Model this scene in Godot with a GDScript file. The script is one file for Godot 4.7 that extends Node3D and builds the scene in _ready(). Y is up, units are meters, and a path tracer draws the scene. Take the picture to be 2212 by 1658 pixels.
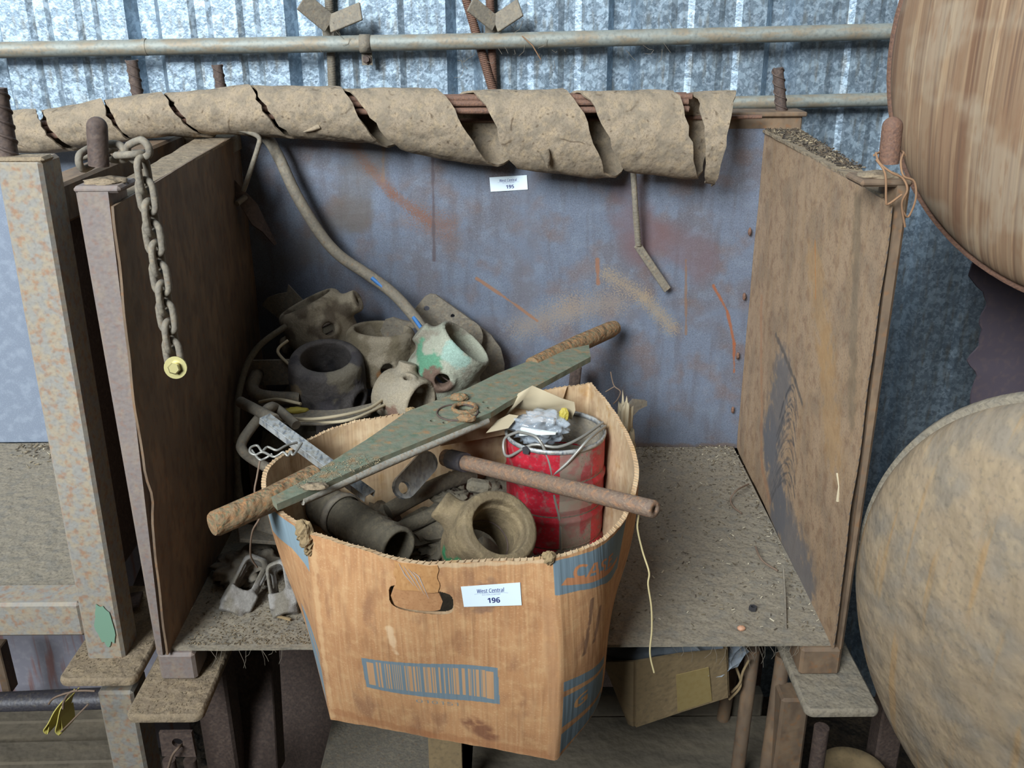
extends Node3D
# A steel storage bin in a machine shed: scrap castings and a cardboard box of parts, in daylight from an unseen shed door.

const CAM := Vector3(0, 1.62, 0)
var M := {}
var T := {}
var used := {}
var noise_cache := {}
var rng := RandomNumberGenerator.new()


# ---------------------------------------------------------------- painting of computed textures
class Canvas:
	var w: int
	var h: int
	var d := PackedByteArray()

	func _init(W: int, H: int, c: Color) -> void:
		w = W
		h = H
		var im := Image.create(w, h, false, Image.FORMAT_RGB8)
		im.fill(c)
		d = im.get_data()

	# blends a colour in where the noise runs from lo to hi
	func layer(nb: PackedByteArray, c: Color, lo: float, hi: float, op: float) -> Canvas:
		var lut := PackedFloat32Array()
		lut.resize(256)
		for i in 256:
			lut[i] = op * smoothstep(lo, hi, i / 255.0)
		var r := c.r * 255.0
		var g := c.g * 255.0
		var b := c.b * 255.0
		var k := 0
		for i in w * h:
			var a := lut[nb[i]]
			if a > 0.004:
				d[k] = int(d[k] + (r - d[k]) * a)
				d[k + 1] = int(d[k + 1] + (g - d[k + 1]) * a)
				d[k + 2] = int(d[k + 2] + (b - d[k + 2]) * a)
			k += 3
		return self

	func put(x: int, y: int, c: Color, a: float) -> void:
		if x < 0 or y < 0 or x >= w or y >= h:
			return
		var k := (y * w + x) * 3
		d[k] = int(d[k] + (c.r * 255.0 - d[k]) * a)
		d[k + 1] = int(d[k + 1] + (c.g * 255.0 - d[k + 1]) * a)
		d[k + 2] = int(d[k + 2] + (c.b * 255.0 - d[k + 2]) * a)

	# a stain along a line, broken up by noise
	func stroke(pts: Array, wd: float, c: Color, op: float, nb: PackedByteArray, cut := 0.35) -> Canvas:
		for s in pts.size() - 1:
			var p: Vector2 = pts[s]
			var q: Vector2 = pts[s + 1]
			var x0 := int(maxf(0.0, minf(p.x, q.x) - wd))
			var x1 := int(minf(w - 1.0, maxf(p.x, q.x) + wd))
			var y0 := int(maxf(0.0, minf(p.y, q.y) - wd))
			var y1 := int(minf(h - 1.0, maxf(p.y, q.y) + wd))
			var pq := q - p
			var l2: float = maxf(pq.length_squared(), 0.001)
			for y in range(y0, y1 + 1):
				for x in range(x0, x1 + 1):
					var f := Vector2(x, y) - p
					var t: float = clampf(f.dot(pq) / l2, 0.0, 1.0)
					var e: float = 1.0 - (f - pq * t).length() / wd
					if e > 0.0:
						var n := nb[y * w + x] / 255.0
						var a := smoothstep(cut, cut + 0.3, n * 0.7 + e * 0.45) * op * minf(1.0, e * 2.0)
						if a > 0.01:
							put(x, y, c, a)
		return self

	func tri(a: Vector2, b: Vector2, e: Vector2, c: Color, op: float) -> void:
		var y0 := int(maxf(0.0, floor(minf(a.y, minf(b.y, e.y)))))
		var y1 := int(minf(h - 1.0, ceil(maxf(a.y, maxf(b.y, e.y)))))
		for y in range(y0, y1 + 1):
			var lo := 1e9
			var hi := -1e9
			var yy := y + 0.5
			for ed in [[a, b], [b, e], [e, a]]:
				var p: Vector2 = ed[0]
				var q: Vector2 = ed[1]
				if (p.y <= yy) != (q.y <= yy):
					var x := p.x + (yy - p.y) / (q.y - p.y) * (q.x - p.x)
					lo = minf(lo, x)
					hi = maxf(hi, x)
			if hi > lo:
				for x in range(int(round(lo)), int(round(hi))):
					put(x, y, c, op)

	func poly(pts: PackedVector2Array, c: Color, op := 1.0) -> Canvas:
		var ix := Geometry2D.triangulate_polygon(pts)
		for i in range(0, ix.size(), 3):
			tri(pts[ix[i]], pts[ix[i + 1]], pts[ix[i + 2]], c, op)
		return self

	func rect(x: float, y: float, ww: float, hh: float, c: Color, op := 1.0) -> Canvas:
		for j in range(int(y), int(y + hh)):
			for i in range(int(x), int(x + ww)):
				put(i, j, c, op)
		return self

	# printed lettering: fill, centred at (x, y), cap height about hh; xs squeezes, sh shears, ty tilts
	func text(s: String, x: float, y: float, hh: float, c: Color, font_name: String, weight := 400, xs := 1.0, sh := 0.0, ty := 0.0, op := 1.0) -> Canvas:
		var f := SystemFont.new()
		f.font_names = PackedStringArray([font_name])
		f.font_weight = weight
		var tm := TextMesh.new()
		tm.font = f
		tm.text = s
		tm.font_size = 64
		tm.pixel_size = 1.0 / 64.0
		tm.depth = 0.0
		var ar := tm.get_mesh_arrays()
		var v: PackedVector3Array = ar[Mesh.ARRAY_VERTEX]
		if v.is_empty():
			return self
		var ix = ar[Mesh.ARRAY_INDEX]
		var order: PackedInt32Array = ix if ix != null else PackedInt32Array(range(v.size()))
		var bb := AABB(v[0], Vector3.ZERO)
		for q in v:
			bb = bb.expand(q)
		var ce := bb.get_center()
		var k := hh / 0.72
		var pt := func(q: Vector3) -> Vector2:
			var px := (q.x - ce.x) * k * xs
			var py := -(q.y - ce.y) * k
			return Vector2(x + px - py * sh, y + py + px * ty)
		for i in range(0, order.size(), 3):
			tri(pt.call(v[order[i]]), pt.call(v[order[i + 1]]), pt.call(v[order[i + 2]]), c, op)
		return self

	func image() -> Image:
		return Image.create_from_data(w, h, false, Image.FORMAT_RGB8, d)

	func tex() -> ImageTexture:
		return ImageTexture.create_from_image(image())


func noise_bytes(kind: String, w: int, h: int, freq: float, octaves: int, sd: int, sx := 1, sy := 1) -> PackedByteArray:
	var key := "%s %d %d %f %d %d %d %d" % [kind, w, h, freq, octaves, sd, sx, sy]
	if noise_cache.has(key):
		return noise_cache[key]
	var n := FastNoiseLite.new()
	n.seed = sd
	n.frequency = freq
	n.noise_type = FastNoiseLite.TYPE_SIMPLEX_SMOOTH
	if octaves > 1:
		n.fractal_type = FastNoiseLite.FRACTAL_RIDGED if kind == "ridged" else FastNoiseLite.FRACTAL_FBM
		n.fractal_octaves = octaves
	else:
		n.fractal_type = FastNoiseLite.FRACTAL_NONE
	if kind == "cell":
		n.noise_type = FastNoiseLite.TYPE_CELLULAR
		n.cellular_return_type = FastNoiseLite.RETURN_CELL_VALUE
		n.domain_warp_enabled = true
		n.domain_warp_amplitude = 14.0
		n.domain_warp_frequency = 0.06
		n.fractal_type = FastNoiseLite.FRACTAL_NONE
	var im := n.get_seamless_image(maxi(4, w / sx), maxi(4, h / sy))
	if sx > 1 or sy > 1:
		im.resize(w, h, Image.INTERPOLATE_CUBIC)
	im.convert(Image.FORMAT_L8)
	noise_cache[key] = im.get_data()
	return noise_cache[key]


func c8(r: float, g: float, b: float) -> Color:
	return Color(r / 255.0, g / 255.0, b / 255.0)


# a tiling texture: base colour, then layers [kind, frequency, octaves, x stretch, y stretch, colour, lo, hi, opacity]
func grunge(sd: int, base: Color, layers: Array, w := 512, h := 512) -> ImageTexture:
	var cv := Canvas.new(w, h, base)
	for i in layers.size():
		var l: Array = layers[i]
		if l[0] == "fbm":
			cv.layer(noise_bytes(l[0], w, h, l[1] * 1.7, l[2], sd + i * 7, l[3], l[4]), l[5], l[6] - 0.1, l[7] + 0.12, l[8] * 0.9)
		else:
			cv.layer(noise_bytes(l[0], w, h, l[1], l[2], sd + i * 7, l[3], l[4]), l[5], l[6], l[7], l[8])
	return cv.tex()


func height_tex(kind: String, freq: float, octaves: int, sd: int, sx := 1, sy := 1, w := 512) -> ImageTexture:
	return ImageTexture.create_from_image(Image.create_from_data(w, w, false, Image.FORMAT_L8, noise_bytes(kind, w, w, freq, octaves, sd, sx, sy)))


func mat(called: String, tex: Texture2D, rough: float, metal := 0.0, scale := 2.0, bump: Texture2D = null, bump_cm := 0.0, tint := Color.WHITE, triplanar := true) -> StandardMaterial3D:
	var m := StandardMaterial3D.new()
	m.resource_name = called
	m.albedo_color = tint
	m.albedo_texture = tex
	m.roughness = rough
	m.metallic = metal
	if triplanar:
		m.uv1_triplanar = true
		m.uv1_world_triplanar = true
		m.uv1_triplanar_sharpness = 4.0
		m.uv1_scale = Vector3.ONE * scale
	if bump:
		m.heightmap_enabled = true
		m.heightmap_texture = bump
		m.heightmap_scale = bump_cm
	M[called] = m
	return m


# ---------------------------------------------------------------- mesh building
class MB:
	var st := SurfaceTool.new()
	var colored := false
	var box := AABB()
	var any := false

	func _init() -> void:
		st.begin(Mesh.PRIMITIVE_TRIANGLES)

	func vert(p: Vector3, uv := Vector2.ZERO) -> void:
		st.set_uv(uv)
		st.add_vertex(p)
		if any:
			box = box.expand(p)
		else:
			box = AABB(p, Vector3.ZERO)
			any = true

	func tri(a: Vector3, b: Vector3, c: Vector3, g := -1, ua := Vector2.ZERO, ub := Vector2.ZERO, uc := Vector2.ZERO) -> void:
		st.set_smooth_group(g)
		vert(a, ua)
		vert(b, ub)
		vert(c, uc)

	func quad(a: Vector3, b: Vector3, c: Vector3, e: Vector3, g := -1, ua := Vector2(0, 0), ub := Vector2(1, 0), uc := Vector2(1, 1), ue := Vector2(0, 1)) -> void:
		tri(a, b, c, g, ua, ub, uc)
		tri(a, c, e, g, ua, uc, ue)

	# flat polygon turned away from a point inside
	func out(pts: Array, inside: Vector3) -> void:
		var a: Vector3 = pts[0]
		var b: Vector3 = pts[1]
		var c: Vector3 = pts[2]
		var n := (b - a).cross(c - a)
		var away := n.dot((a + b + c) / 3.0 - inside) > 0.0
		for i in range(1, pts.size() - 1):
			if away:
				tri(pts[0], pts[i + 1], pts[i])
			else:
				tri(pts[0], pts[i], pts[i + 1])

	# box with chamfered edges
	func block(ce: Vector3, size: Vector3, ch := 0.002, bs := Basis()) -> MB:
		var hf := size * 0.5
		ch = min(ch, min(hf.x, min(hf.y, hf.z)) * 0.9)
		var at := func(s: Vector3, ax: int) -> Vector3:
			var q := Vector3(s.x * (hf.x - ch), s.y * (hf.y - ch), s.z * (hf.z - ch))
			q[ax] = s[ax] * hf[ax]
			return ce + bs * q
		for ax in 3:
			var b := (ax + 1) % 3
			var c := (ax + 2) % 3
			for s in [-1.0, 1.0]:
				var f := []
				for k in [[-1.0, -1.0], [1.0, -1.0], [1.0, 1.0], [-1.0, 1.0]]:
					var q := Vector3()
					q[ax] = s
					q[b] = k[0]
					q[c] = k[1]
					f.append(at.call(q, ax))
				out(f, ce)
			for s in [-1.0, 1.0]:
				for t in [-1.0, 1.0]:
					var q := Vector3()
					q[ax] = -1.0
					q[b] = s
					q[c] = t
					var q2 := q
					q2[ax] = 1.0
					out([at.call(q, b), at.call(q2, b), at.call(q2, c), at.call(q, c)], ce)
		for x in [-1.0, 1.0]:
			for y in [-1.0, 1.0]:
				for z in [-1.0, 1.0]:
					var q := Vector3(x, y, z)
					out([at.call(q, 0), at.call(q, 1), at.call(q, 2)], ce)
		return self

	# box between two corners
	func span(a: Vector3, b: Vector3, ch := 0.002) -> MB:
		return block((a + b) * 0.5, (b - a).abs(), ch)

	# bar of rectangular section from a to b; up says where its height points
	func bar(a: Vector3, b: Vector3, width: float, height: float, up := Vector3.UP, ch := 0.002) -> MB:
		var z := (b - a).normalized()
		var x := up.cross(z).normalized()
		var y := z.cross(x)
		return block((a + b) * 0.5, Vector3(width, height, (b - a).length()), ch, Basis(x, y, z))

	# tube along a path; radii is a number or one per point
	func tube(pts: Array, radii, sides := 12, caps := true, close := false, g := 1) -> MB:
		var n := pts.size()
		var rings := []
		var up := Vector3.UP
		var t0: Vector3 = (pts[1] - pts[0]).normalized()
		if abs(t0.dot(up)) > 0.9:
			up = Vector3.RIGHT
		var x := up.cross(t0).normalized()
		for i in n:
			var t: Vector3
			if close:
				t = (pts[(i + 1) % n] - pts[(i + n - 1) % n]).normalized()
			else:
				t = (pts[min(i + 1, n - 1)] - pts[max(i - 1, 0)]).normalized()
			x = (x - t * x.dot(t)).normalized()
			var y := t.cross(x)
			var r: float = radii[i] if radii is Array or radii is PackedFloat32Array else radii
			var ring := []
			for k in sides:
				var a := TAU * k / sides
				ring.append(pts[i] + (x * cos(a) + y * sin(a)) * r)
			rings.append(ring)
		for i in (n if close else n - 1):
			var A: Array = rings[i]
			var B: Array = rings[(i + 1) % n]
			for k in sides:
				var k2 := (k + 1) % sides
				quad(A[k], B[k], B[k2], A[k2], g)
		if caps and not close:
			for e in 2:
				var ring: Array = rings[0 if e == 0 else n - 1]
				var ce: Vector3 = pts[0 if e == 0 else n - 1]
				for k in sides:
					if e == 0:
						tri(ce, ring[k], ring[(k + 1) % sides])
					else:
						tri(ce, ring[(k + 1) % sides], ring[k])
		return self

	# profile of Vector2(radius, height) turned round the axis of xf (its y)
	func lathe(prof: Array, xf: Transform3D, sides := 32, g := 1, from := 0.0, sweep := TAU) -> MB:
		for i in prof.size() - 1:
			var p: Vector2 = prof[i]
			var q: Vector2 = prof[i + 1]
			var gg: int = g + i if g < 0 else g
			for k in sides:
				var a := from + sweep * k / sides
				var b := from + sweep * (k + 1) / sides
				var u := float(k) / sides
				var u2 := float(k + 1) / sides
				var vp := float(i) / (prof.size() - 1)
				var vq := float(i + 1) / (prof.size() - 1)
				var A := xf * Vector3(p.x * cos(a), p.y, p.x * sin(a))
				var B := xf * Vector3(p.x * cos(b), p.y, p.x * sin(b))
				var C := xf * Vector3(q.x * cos(b), q.y, q.x * sin(b))
				var D := xf * Vector3(q.x * cos(a), q.y, q.x * sin(a))
				if p.x > 1e-6:
					tri(A, B, C, gg, Vector2(u, vp), Vector2(u2, vp), Vector2(u2, vq))
				if q.x > 1e-6:
					tri(A, C, D, gg, Vector2(u, vp), Vector2(u2, vq), Vector2(u, vq))
		return self

	# grid of points P[i][j] with UVs from 0 to 1
	func sheet(P: Array, g := 1, skip = null) -> MB:
		var ni := P.size()
		var nj: int = P[0].size()
		for i in ni - 1:
			for j in nj - 1:
				var u := float(i) / (ni - 1)
				var u2 := float(i + 1) / (ni - 1)
				var v := float(j) / (nj - 1)
				var v2 := float(j + 1) / (nj - 1)
				if skip != null and skip.call((u + u2) * 0.5, (v + v2) * 0.5):
					continue
				quad(P[i][j], P[i + 1][j], P[i + 1][j + 1], P[i][j + 1], g, Vector2(u, v), Vector2(u2, v), Vector2(u2, v2), Vector2(u, v2))
		return self

	# a sheet with thickness th: both faces and the four edges
	func slab(P: Array, th: float, g := 1, skip = null) -> MB:
		var ni := P.size()
		var nj: int = P[0].size()
		var Q := []
		for i in ni:
			var row := []
			for j in nj:
				var du: Vector3 = P[min(i + 1, ni - 1)][j] - P[max(i - 1, 0)][j]
				var dv: Vector3 = P[i][min(j + 1, nj - 1)] - P[i][max(j - 1, 0)]
				row.append(P[i][j] + du.cross(dv).normalized() * th)
			Q.append(row)
		sheet(P, g, skip)
		for i in ni - 1:
			for j in nj - 1:
				var u := (i + 0.5) / (ni - 1)
				var v := (j + 0.5) / (nj - 1)
				if skip != null and skip.call(u, v):
					continue
				quad(Q[i][j], Q[i][j + 1], Q[i + 1][j + 1], Q[i + 1][j], g + 1)
		for i in ni - 1:
			quad(P[i][0], Q[i][0], Q[i + 1][0], P[i + 1][0], g + 2)
			quad(P[i][nj - 1], P[i + 1][nj - 1], Q[i + 1][nj - 1], Q[i][nj - 1], g + 3)
		for j in nj - 1:
			quad(P[0][j], P[0][j + 1], Q[0][j + 1], Q[0][j], g + 4)
			quad(P[ni - 1][j], Q[ni - 1][j], Q[ni - 1][j + 1], P[ni - 1][j + 1], g + 5)
		return self

	# flat plate: outline in the x-y plane of xf, thickness along its z; holes are [centre, radius]
	func plate(outline: PackedVector2Array, th: float, xf: Transform3D, holes: Array = [], bev := 0.0) -> MB:
		var pts := PackedVector2Array()
		var step := 0.008
		for i in outline.size():
			var p := outline[i]
			var q := outline[(i + 1) % outline.size()]
			var n := maxi(1, int(ceil(p.distance_to(q) / step))) if holes.size() else 1
			for k in n:
				pts.append(p.lerp(q, float(k) / n))
		if Geometry2D.is_polygon_clockwise(pts):
			pts.reverse()
		var rims := [pts]
		for hl in holes:
			var loop := PackedVector2Array()
			for k in 16:
				loop.append(hl[0] + Vector2(cos(-TAU * k / 16.0), sin(-TAU * k / 16.0)) * hl[1])
			rims.append(loop)
		var all := PackedVector2Array()
		for r in rims:
			all.append_array(r)
		var ix := Geometry2D.triangulate_delaunay(all) if holes.size() else Geometry2D.triangulate_polygon(pts)
		for i in range(0, ix.size(), 3):
			var a := all[ix[i]]
			var b := all[ix[i + 1]]
			var c := all[ix[i + 2]]
			if holes.size():
				var m := (a + b + c) / 3.0
				if not Geometry2D.is_point_in_polygon(m, pts):
					continue
				var inside := false
				for hl in holes:
					inside = inside or m.distance_to(hl[0]) < hl[1] * 0.97
				if inside:
					continue
			if (b - a).cross(c - a) < 0.0:
				var t := b
				b = c
				c = t
			tri(xf * Vector3(a.x, a.y, th * 0.5), xf * Vector3(c.x, c.y, th * 0.5), xf * Vector3(b.x, b.y, th * 0.5))
			tri(xf * Vector3(a.x, a.y, -th * 0.5), xf * Vector3(b.x, b.y, -th * 0.5), xf * Vector3(c.x, c.y, -th * 0.5))
		for r in rims:
			for i in r.size():
				var a: Vector2 = r[i]
				var b: Vector2 = r[(i + 1) % r.size()]
				quad(xf * Vector3(a.x, a.y, th * 0.5), xf * Vector3(b.x, b.y, th * 0.5), xf * Vector3(b.x, b.y, -th * 0.5), xf * Vector3(a.x, a.y, -th * 0.5))
		return self

	func mesh(origin := Vector3.ZERO) -> ArrayMesh:
		st.index()
		st.generate_normals()
		var m := st.commit()
		if origin == Vector3.ZERO:
			return m
		var ar := m.surface_get_arrays(0)
		var v: PackedVector3Array = ar[Mesh.ARRAY_VERTEX]
		for i in v.size():
			v[i] -= origin
		ar[Mesh.ARRAY_VERTEX] = v
		var m2 := ArrayMesh.new()
		m2.add_surface_from_arrays(Mesh.PRIMITIVE_TRIANGLES, ar)
		return m2


# ---------------------------------------------------------------- objects
func numbered(called: String) -> String:
	if not used.has(called):
		used[called] = 0
		return called
	used[called] += 1
	return "%s_%03d" % [called, used[called]]


func tag(o: Node, label: String, category: String, group := "") -> void:
	o.set_meta("label", label)
	o.set_meta("category", category)
	if group:
		o.set_meta("group", group)


func thing(called: String, at: Vector3, label: String, category: String, group := "") -> Node3D:
	var o := Node3D.new()
	o.name = numbered(called)
	add_child(o)
	o.position = at
	tag(o, label, category, group)
	return o


func origin_of(o: Node) -> Vector3:
	var at := Vector3.ZERO
	while o is Node3D and o != self:
		at += o.position
		o = o.get_parent()
	return at


# a mesh in world places as a part of parent
func part(parent: Node3D, called: String, mb: MB, m: Material, label := "") -> MeshInstance3D:
	var o := MeshInstance3D.new()
	o.name = called
	o.mesh = mb.mesh(origin_of(parent))
	o.material_override = m
	parent.add_child(o, true)
	if label:
		o.set_meta("label", label)
	return o


# a thing that is one mesh, with its origin at the middle of its base
func solo(called: String, mb: MB, m: Material, label: String, category: String, group := "") -> MeshInstance3D:
	var o := MeshInstance3D.new()
	o.name = numbered(called)
	var ce := mb.box.get_center()
	var at := Vector3(ce.x, mb.box.position.y, ce.z)
	o.mesh = mb.mesh(at)
	o.material_override = m
	o.position = at
	add_child(o)
	tag(o, label, category, group)
	return o


func structure(called: String, mb: MB, m: Material) -> MeshInstance3D:
	var o := MeshInstance3D.new()
	o.name = called
	o.mesh = mb.mesh()
	o.material_override = m
	o.set_meta("kind", "structure")
	add_child(o)
	return o


# rounds the corners of a polyline
func smooth_path(pts: Array, steps := 6) -> Array:
	var outp := []
	var n := pts.size()
	for i in n - 1:
		var p0: Vector3 = pts[max(i - 1, 0)]
		var p1: Vector3 = pts[i]
		var p2: Vector3 = pts[i + 1]
		var p3: Vector3 = pts[min(i + 2, n - 1)]
		for k in steps:
			var t := float(k) / steps
			outp.append(0.5 * (2.0 * p1 + (p2 - p0) * t + (2.0 * p0 - 5.0 * p1 + 4.0 * p2 - p3) * t * t + (3.0 * p1 - p0 - 3.0 * p2 + p3) * t * t * t))
	outp.append(pts[n - 1])
	return outp


# frame whose y is the given axis
func frame(at: Vector3, axis: Vector3, spin := 0.0) -> Transform3D:
	var y := axis.normalized()
	var x := y.cross(Vector3(0, 0, 1))
	if x.length() < 0.05:
		x = y.cross(Vector3(1, 0, 0))
	x = x.normalized()
	return Transform3D(Basis(x, y, x.cross(y)).orthonormalized() * Basis(Vector3.UP, spin), at)


# ---------------------------------------------------------------- cast shapes: distances joined smoothly, meshed as surface nets
# op: [kind "cyl" or "box", "add" or "cut", blend, transform, size (radius, half length, rounding) or half sizes, bulge or rounding]
func cast_mesh(ops: Array, lo: Vector3, hi: Vector3, cell: float, xf: Transform3D, paint: Callable) -> ArrayMesh:
	var nx := int(ceil((hi.x - lo.x) / cell)) + 1
	var ny := int(ceil((hi.y - lo.y) / cell)) + 1
	var nz := int(ceil((hi.z - lo.z) / cell)) + 1
	var D := PackedFloat32Array()
	D.resize(nx * ny * nz)
	D.fill(1.0)
	for op in ops:
		var iv: Transform3D = op[3].affine_inverse()
		var kb: float = op[2]
		var cut: bool = op[1] == "cut"
		var s: Vector3 = op[4]
		var b: float = op[5]
		var is_box: bool = op[0] == "box"
		var at := 0
		for k in nz:
			for j in ny:
				var p := iv * Vector3(lo.x, lo.y + j * cell, lo.z + k * cell)
				var stp := iv.basis * Vector3(cell, 0, 0)
				for i in nx:
					var dd: float
					if is_box:
						var qx := absf(p.x) - s.x + b
						var qy := absf(p.y) - s.y + b
						var qz := absf(p.z) - s.z + b
						dd = Vector3(maxf(qx, 0.0), maxf(qy, 0.0), maxf(qz, 0.0)).length() + minf(maxf(qx, maxf(qy, qz)), 0.0) - b
					else:
						var hy := p.y / s.y
						var qr := sqrt(p.x * p.x + p.z * p.z) - s.x * (1.0 - b * hy * hy) + s.z
						var qh := absf(p.y) - s.y + s.z
						dd = sqrt(maxf(qr, 0.0) * maxf(qr, 0.0) + maxf(qh, 0.0) * maxf(qh, 0.0)) + minf(maxf(qr, qh), 0.0) - s.z
					var o := D[at]
					if cut:
						dd = -dd
						var e := maxf(kb - absf(o - dd), 0.0) / kb
						D[at] = maxf(o, dd) + e * e * kb * 0.25
					else:
						var e := maxf(kb - absf(o - dd), 0.0) / kb
						D[at] = minf(o, dd) - e * e * kb * 0.25
					at += 1
					p += stp
	var V := PackedVector3Array()
	var idx := PackedInt32Array()
	idx.resize(nx * ny * nz)
	idx.fill(-1)
	var sxy := nx * ny
	var offs := [0, 1, nx, nx + 1, sxy, sxy + 1, sxy + nx, sxy + nx + 1]
	for k in nz - 1:
		for j in ny - 1:
			var base := k * sxy + j * nx
			for i in nx - 1:
				var a := base + i
				var d0 := D[a]
				if absf(d0) > cell * 2.0:
					continue
				var m := 0
				for q in 8:
					if D[a + offs[q]] < 0.0:
						m |= 1 << q
				if m == 0 or m == 255:
					continue
				var su := Vector3.ZERO
				var cnt := 0
				for e in [[0, 1], [2, 3], [4, 5], [6, 7], [0, 2], [1, 3], [4, 6], [5, 7], [0, 4], [1, 5], [2, 6], [3, 7]]:
					var q0: int = e[0]
					var q1: int = e[1]
					if ((m >> q0) & 1) != ((m >> q1) & 1):
						var f0 := D[a + offs[q0]]
						var f1 := D[a + offs[q1]]
						var t := f0 / (f0 - f1)
						var c0 := Vector3(q0 & 1, (q0 >> 1) & 1, q0 >> 2)
						var c1 := Vector3(q1 & 1, (q1 >> 1) & 1, q1 >> 2)
						su += c0.lerp(c1, t)
						cnt += 1
				idx[a] = V.size()
				V.append(lo + (Vector3(i, j, k) + su / cnt) * cell)
	var I := PackedInt32Array()
	for k in range(1, nz - 1):
		for j in range(1, ny - 1):
			for i in range(1, nx - 1):
				var a := k * sxy + j * nx + i
				var d0 := D[a]
				if absf(d0) > cell * 2.0:
					continue
				for ax in 3:
					var o1: int = [1, nx, sxy][ax]
					var d1 := D[a + o1]
					if (d0 < 0.0) == (d1 < 0.0):
						continue
					var u: int = [nx, sxy, 1][ax]
					var v: int = [sxy, 1, nx][ax]
					var q := [idx[a], idx[a - u], idx[a - u - v], idx[a - v]]
					if q.min() < 0:
						continue
					if d0 < 0.0:
						I.append_array(PackedInt32Array([q[0], q[2], q[1], q[0], q[3], q[2]]))
					else:
						I.append_array(PackedInt32Array([q[0], q[1], q[2], q[0], q[2], q[3]]))
	var N := PackedVector3Array()
	N.resize(V.size())
	for i in range(0, I.size(), 3):
		var fn := (V[I[i + 2]] - V[I[i]]).cross(V[I[i + 1]] - V[I[i]])
		N[I[i]] += fn
		N[I[i + 1]] += fn
		N[I[i + 2]] += fn
	var C := PackedColorArray()
	C.resize(V.size())
	for i in V.size():
		C[i] = paint.call(V[i])
		V[i] = xf * V[i]
		N[i] = (xf.basis * N[i]).normalized()
	var ar := []
	ar.resize(Mesh.ARRAY_MAX)
	ar[Mesh.ARRAY_VERTEX] = V
	ar[Mesh.ARRAY_NORMAL] = N
	ar[Mesh.ARRAY_COLOR] = C
	ar[Mesh.ARRAY_INDEX] = I
	var am := ArrayMesh.new()
	am.add_surface_from_arrays(Mesh.PRIMITIVE_TRIANGLES, ar)
	return am


# dust and paint in patches with an outline of their own; pa: [colour, centre, radius] areas of old paint
func patchy(sd: int, a: Color, b: Color, areas: Array = []) -> Callable:
	var n := FastNoiseLite.new()
	n.seed = sd
	n.frequency = 22.0
	n.fractal_octaves = 4
	var la := a.srgb_to_linear()
	var lb := b.srgb_to_linear()
	return func(p: Vector3) -> Color:
		var v := n.get_noise_3dv(p)
		var c := la.lerp(lb, smoothstep(-0.12, 0.22, v))
		for ar in areas:
			var e: float = 1.0 - p.distance_to(ar[1]) / ar[2]
			var k := smoothstep(0.15, 0.4, e + v * 1.1)
			if k > 0.0:
				c = c.lerp(ar[0].srgb_to_linear(), k)
		return c


func cast_part(parent: Node3D, called: String, ops: Array, reach: Vector3, cell: float, xf: Transform3D, paint: Callable, m: Material) -> MeshInstance3D:
	var o := MeshInstance3D.new()
	o.name = called
	var local := xf
	local.origin -= origin_of(parent)
	o.mesh = cast_mesh(ops, -reach, reach, cell, local, paint)
	o.material_override = m
	parent.add_child(o, true)
	return o


func _ready() -> void:
	rng.seed = 7
	# ------------------------------------------------ camera, sky, light, exposure
	var cam := Camera3D.new()
	cam.name = "camera"
	cam.fov = 43.612
	cam.near = 0.02
	cam.far = 200.0
	add_child(cam)
	cam.transform = Transform3D(Basis(Vector3.RIGHT, deg_to_rad(-21.8)) * Basis(Vector3(0, 0, 1), deg_to_rad(-0.45)), CAM)
	cam.current = true

	var env := Environment.new()
	env.background_mode = Environment.BG_SKY
	var sky := Sky.new()
	var sm := ProceduralSkyMaterial.new()
	sm.sky_top_color = c8(150, 182, 222)
	sm.sky_horizon_color = c8(206, 220, 236)
	sm.ground_horizon_color = c8(150, 146, 138)
	sm.ground_bottom_color = c8(120, 112, 100)
	sm.sky_energy_multiplier = 1.4
	sky.sky_material = sm
	env.sky = sky
	env.tonemap_mode = Environment.TONE_MAPPER_LINEAR
	env.tonemap_exposure = 1.1
	env.sdfgi_enabled = true
	env.ssao_enabled = true
	env.ssil_enabled = true
	var we := WorldEnvironment.new()
	we.name = "world_environment"
	we.environment = env
	add_child(we)

	# daylight from an unseen shed door, placed to light the bin from upper left
	var day := AreaLight3D.new()
	day.name = "unseen_door_daylight"
	day.area_size = Vector2(2.8, 3.0)
	day.light_color = Color(0.94, 0.98, 1.0)
	day.light_energy = 116.0
	day.area_range = 30.0
	day.shadow_enabled = true
	add_child(day)
	day.look_at_from_position(Vector3(-2.9, 4.7, 3.97), Vector3(-2.9, 4.7, 0.0))
	# unseen roof light, placed to lift the shadows and brighten level surfaces
	var roof := AreaLight3D.new()
	roof.name = "unseen_roof_light"
	roof.area_size = Vector2(0.9, 3.0)
	roof.light_color = Color(0.95, 0.98, 1.0)
	roof.light_energy = 5.0
	roof.area_range = 30.0
	roof.shadow_enabled = true
	add_child(roof)
	roof.look_at_from_position(Vector3(-1.5, 6.95, 1.2), Vector3(-1.5, 0, 1.2), Vector3(0, 0, 1))

	textures()
	room()
	main_bin()
	neighbour_bin()
	lower_racks()
	tanks()
	unseen_rack()
	belt_bundle()
	wall_things()
	hanging_things()
	cardboard_box()
	castings()
	box_contents()
	pile_behind_box()
	shelf_things()
	small_marks()


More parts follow.
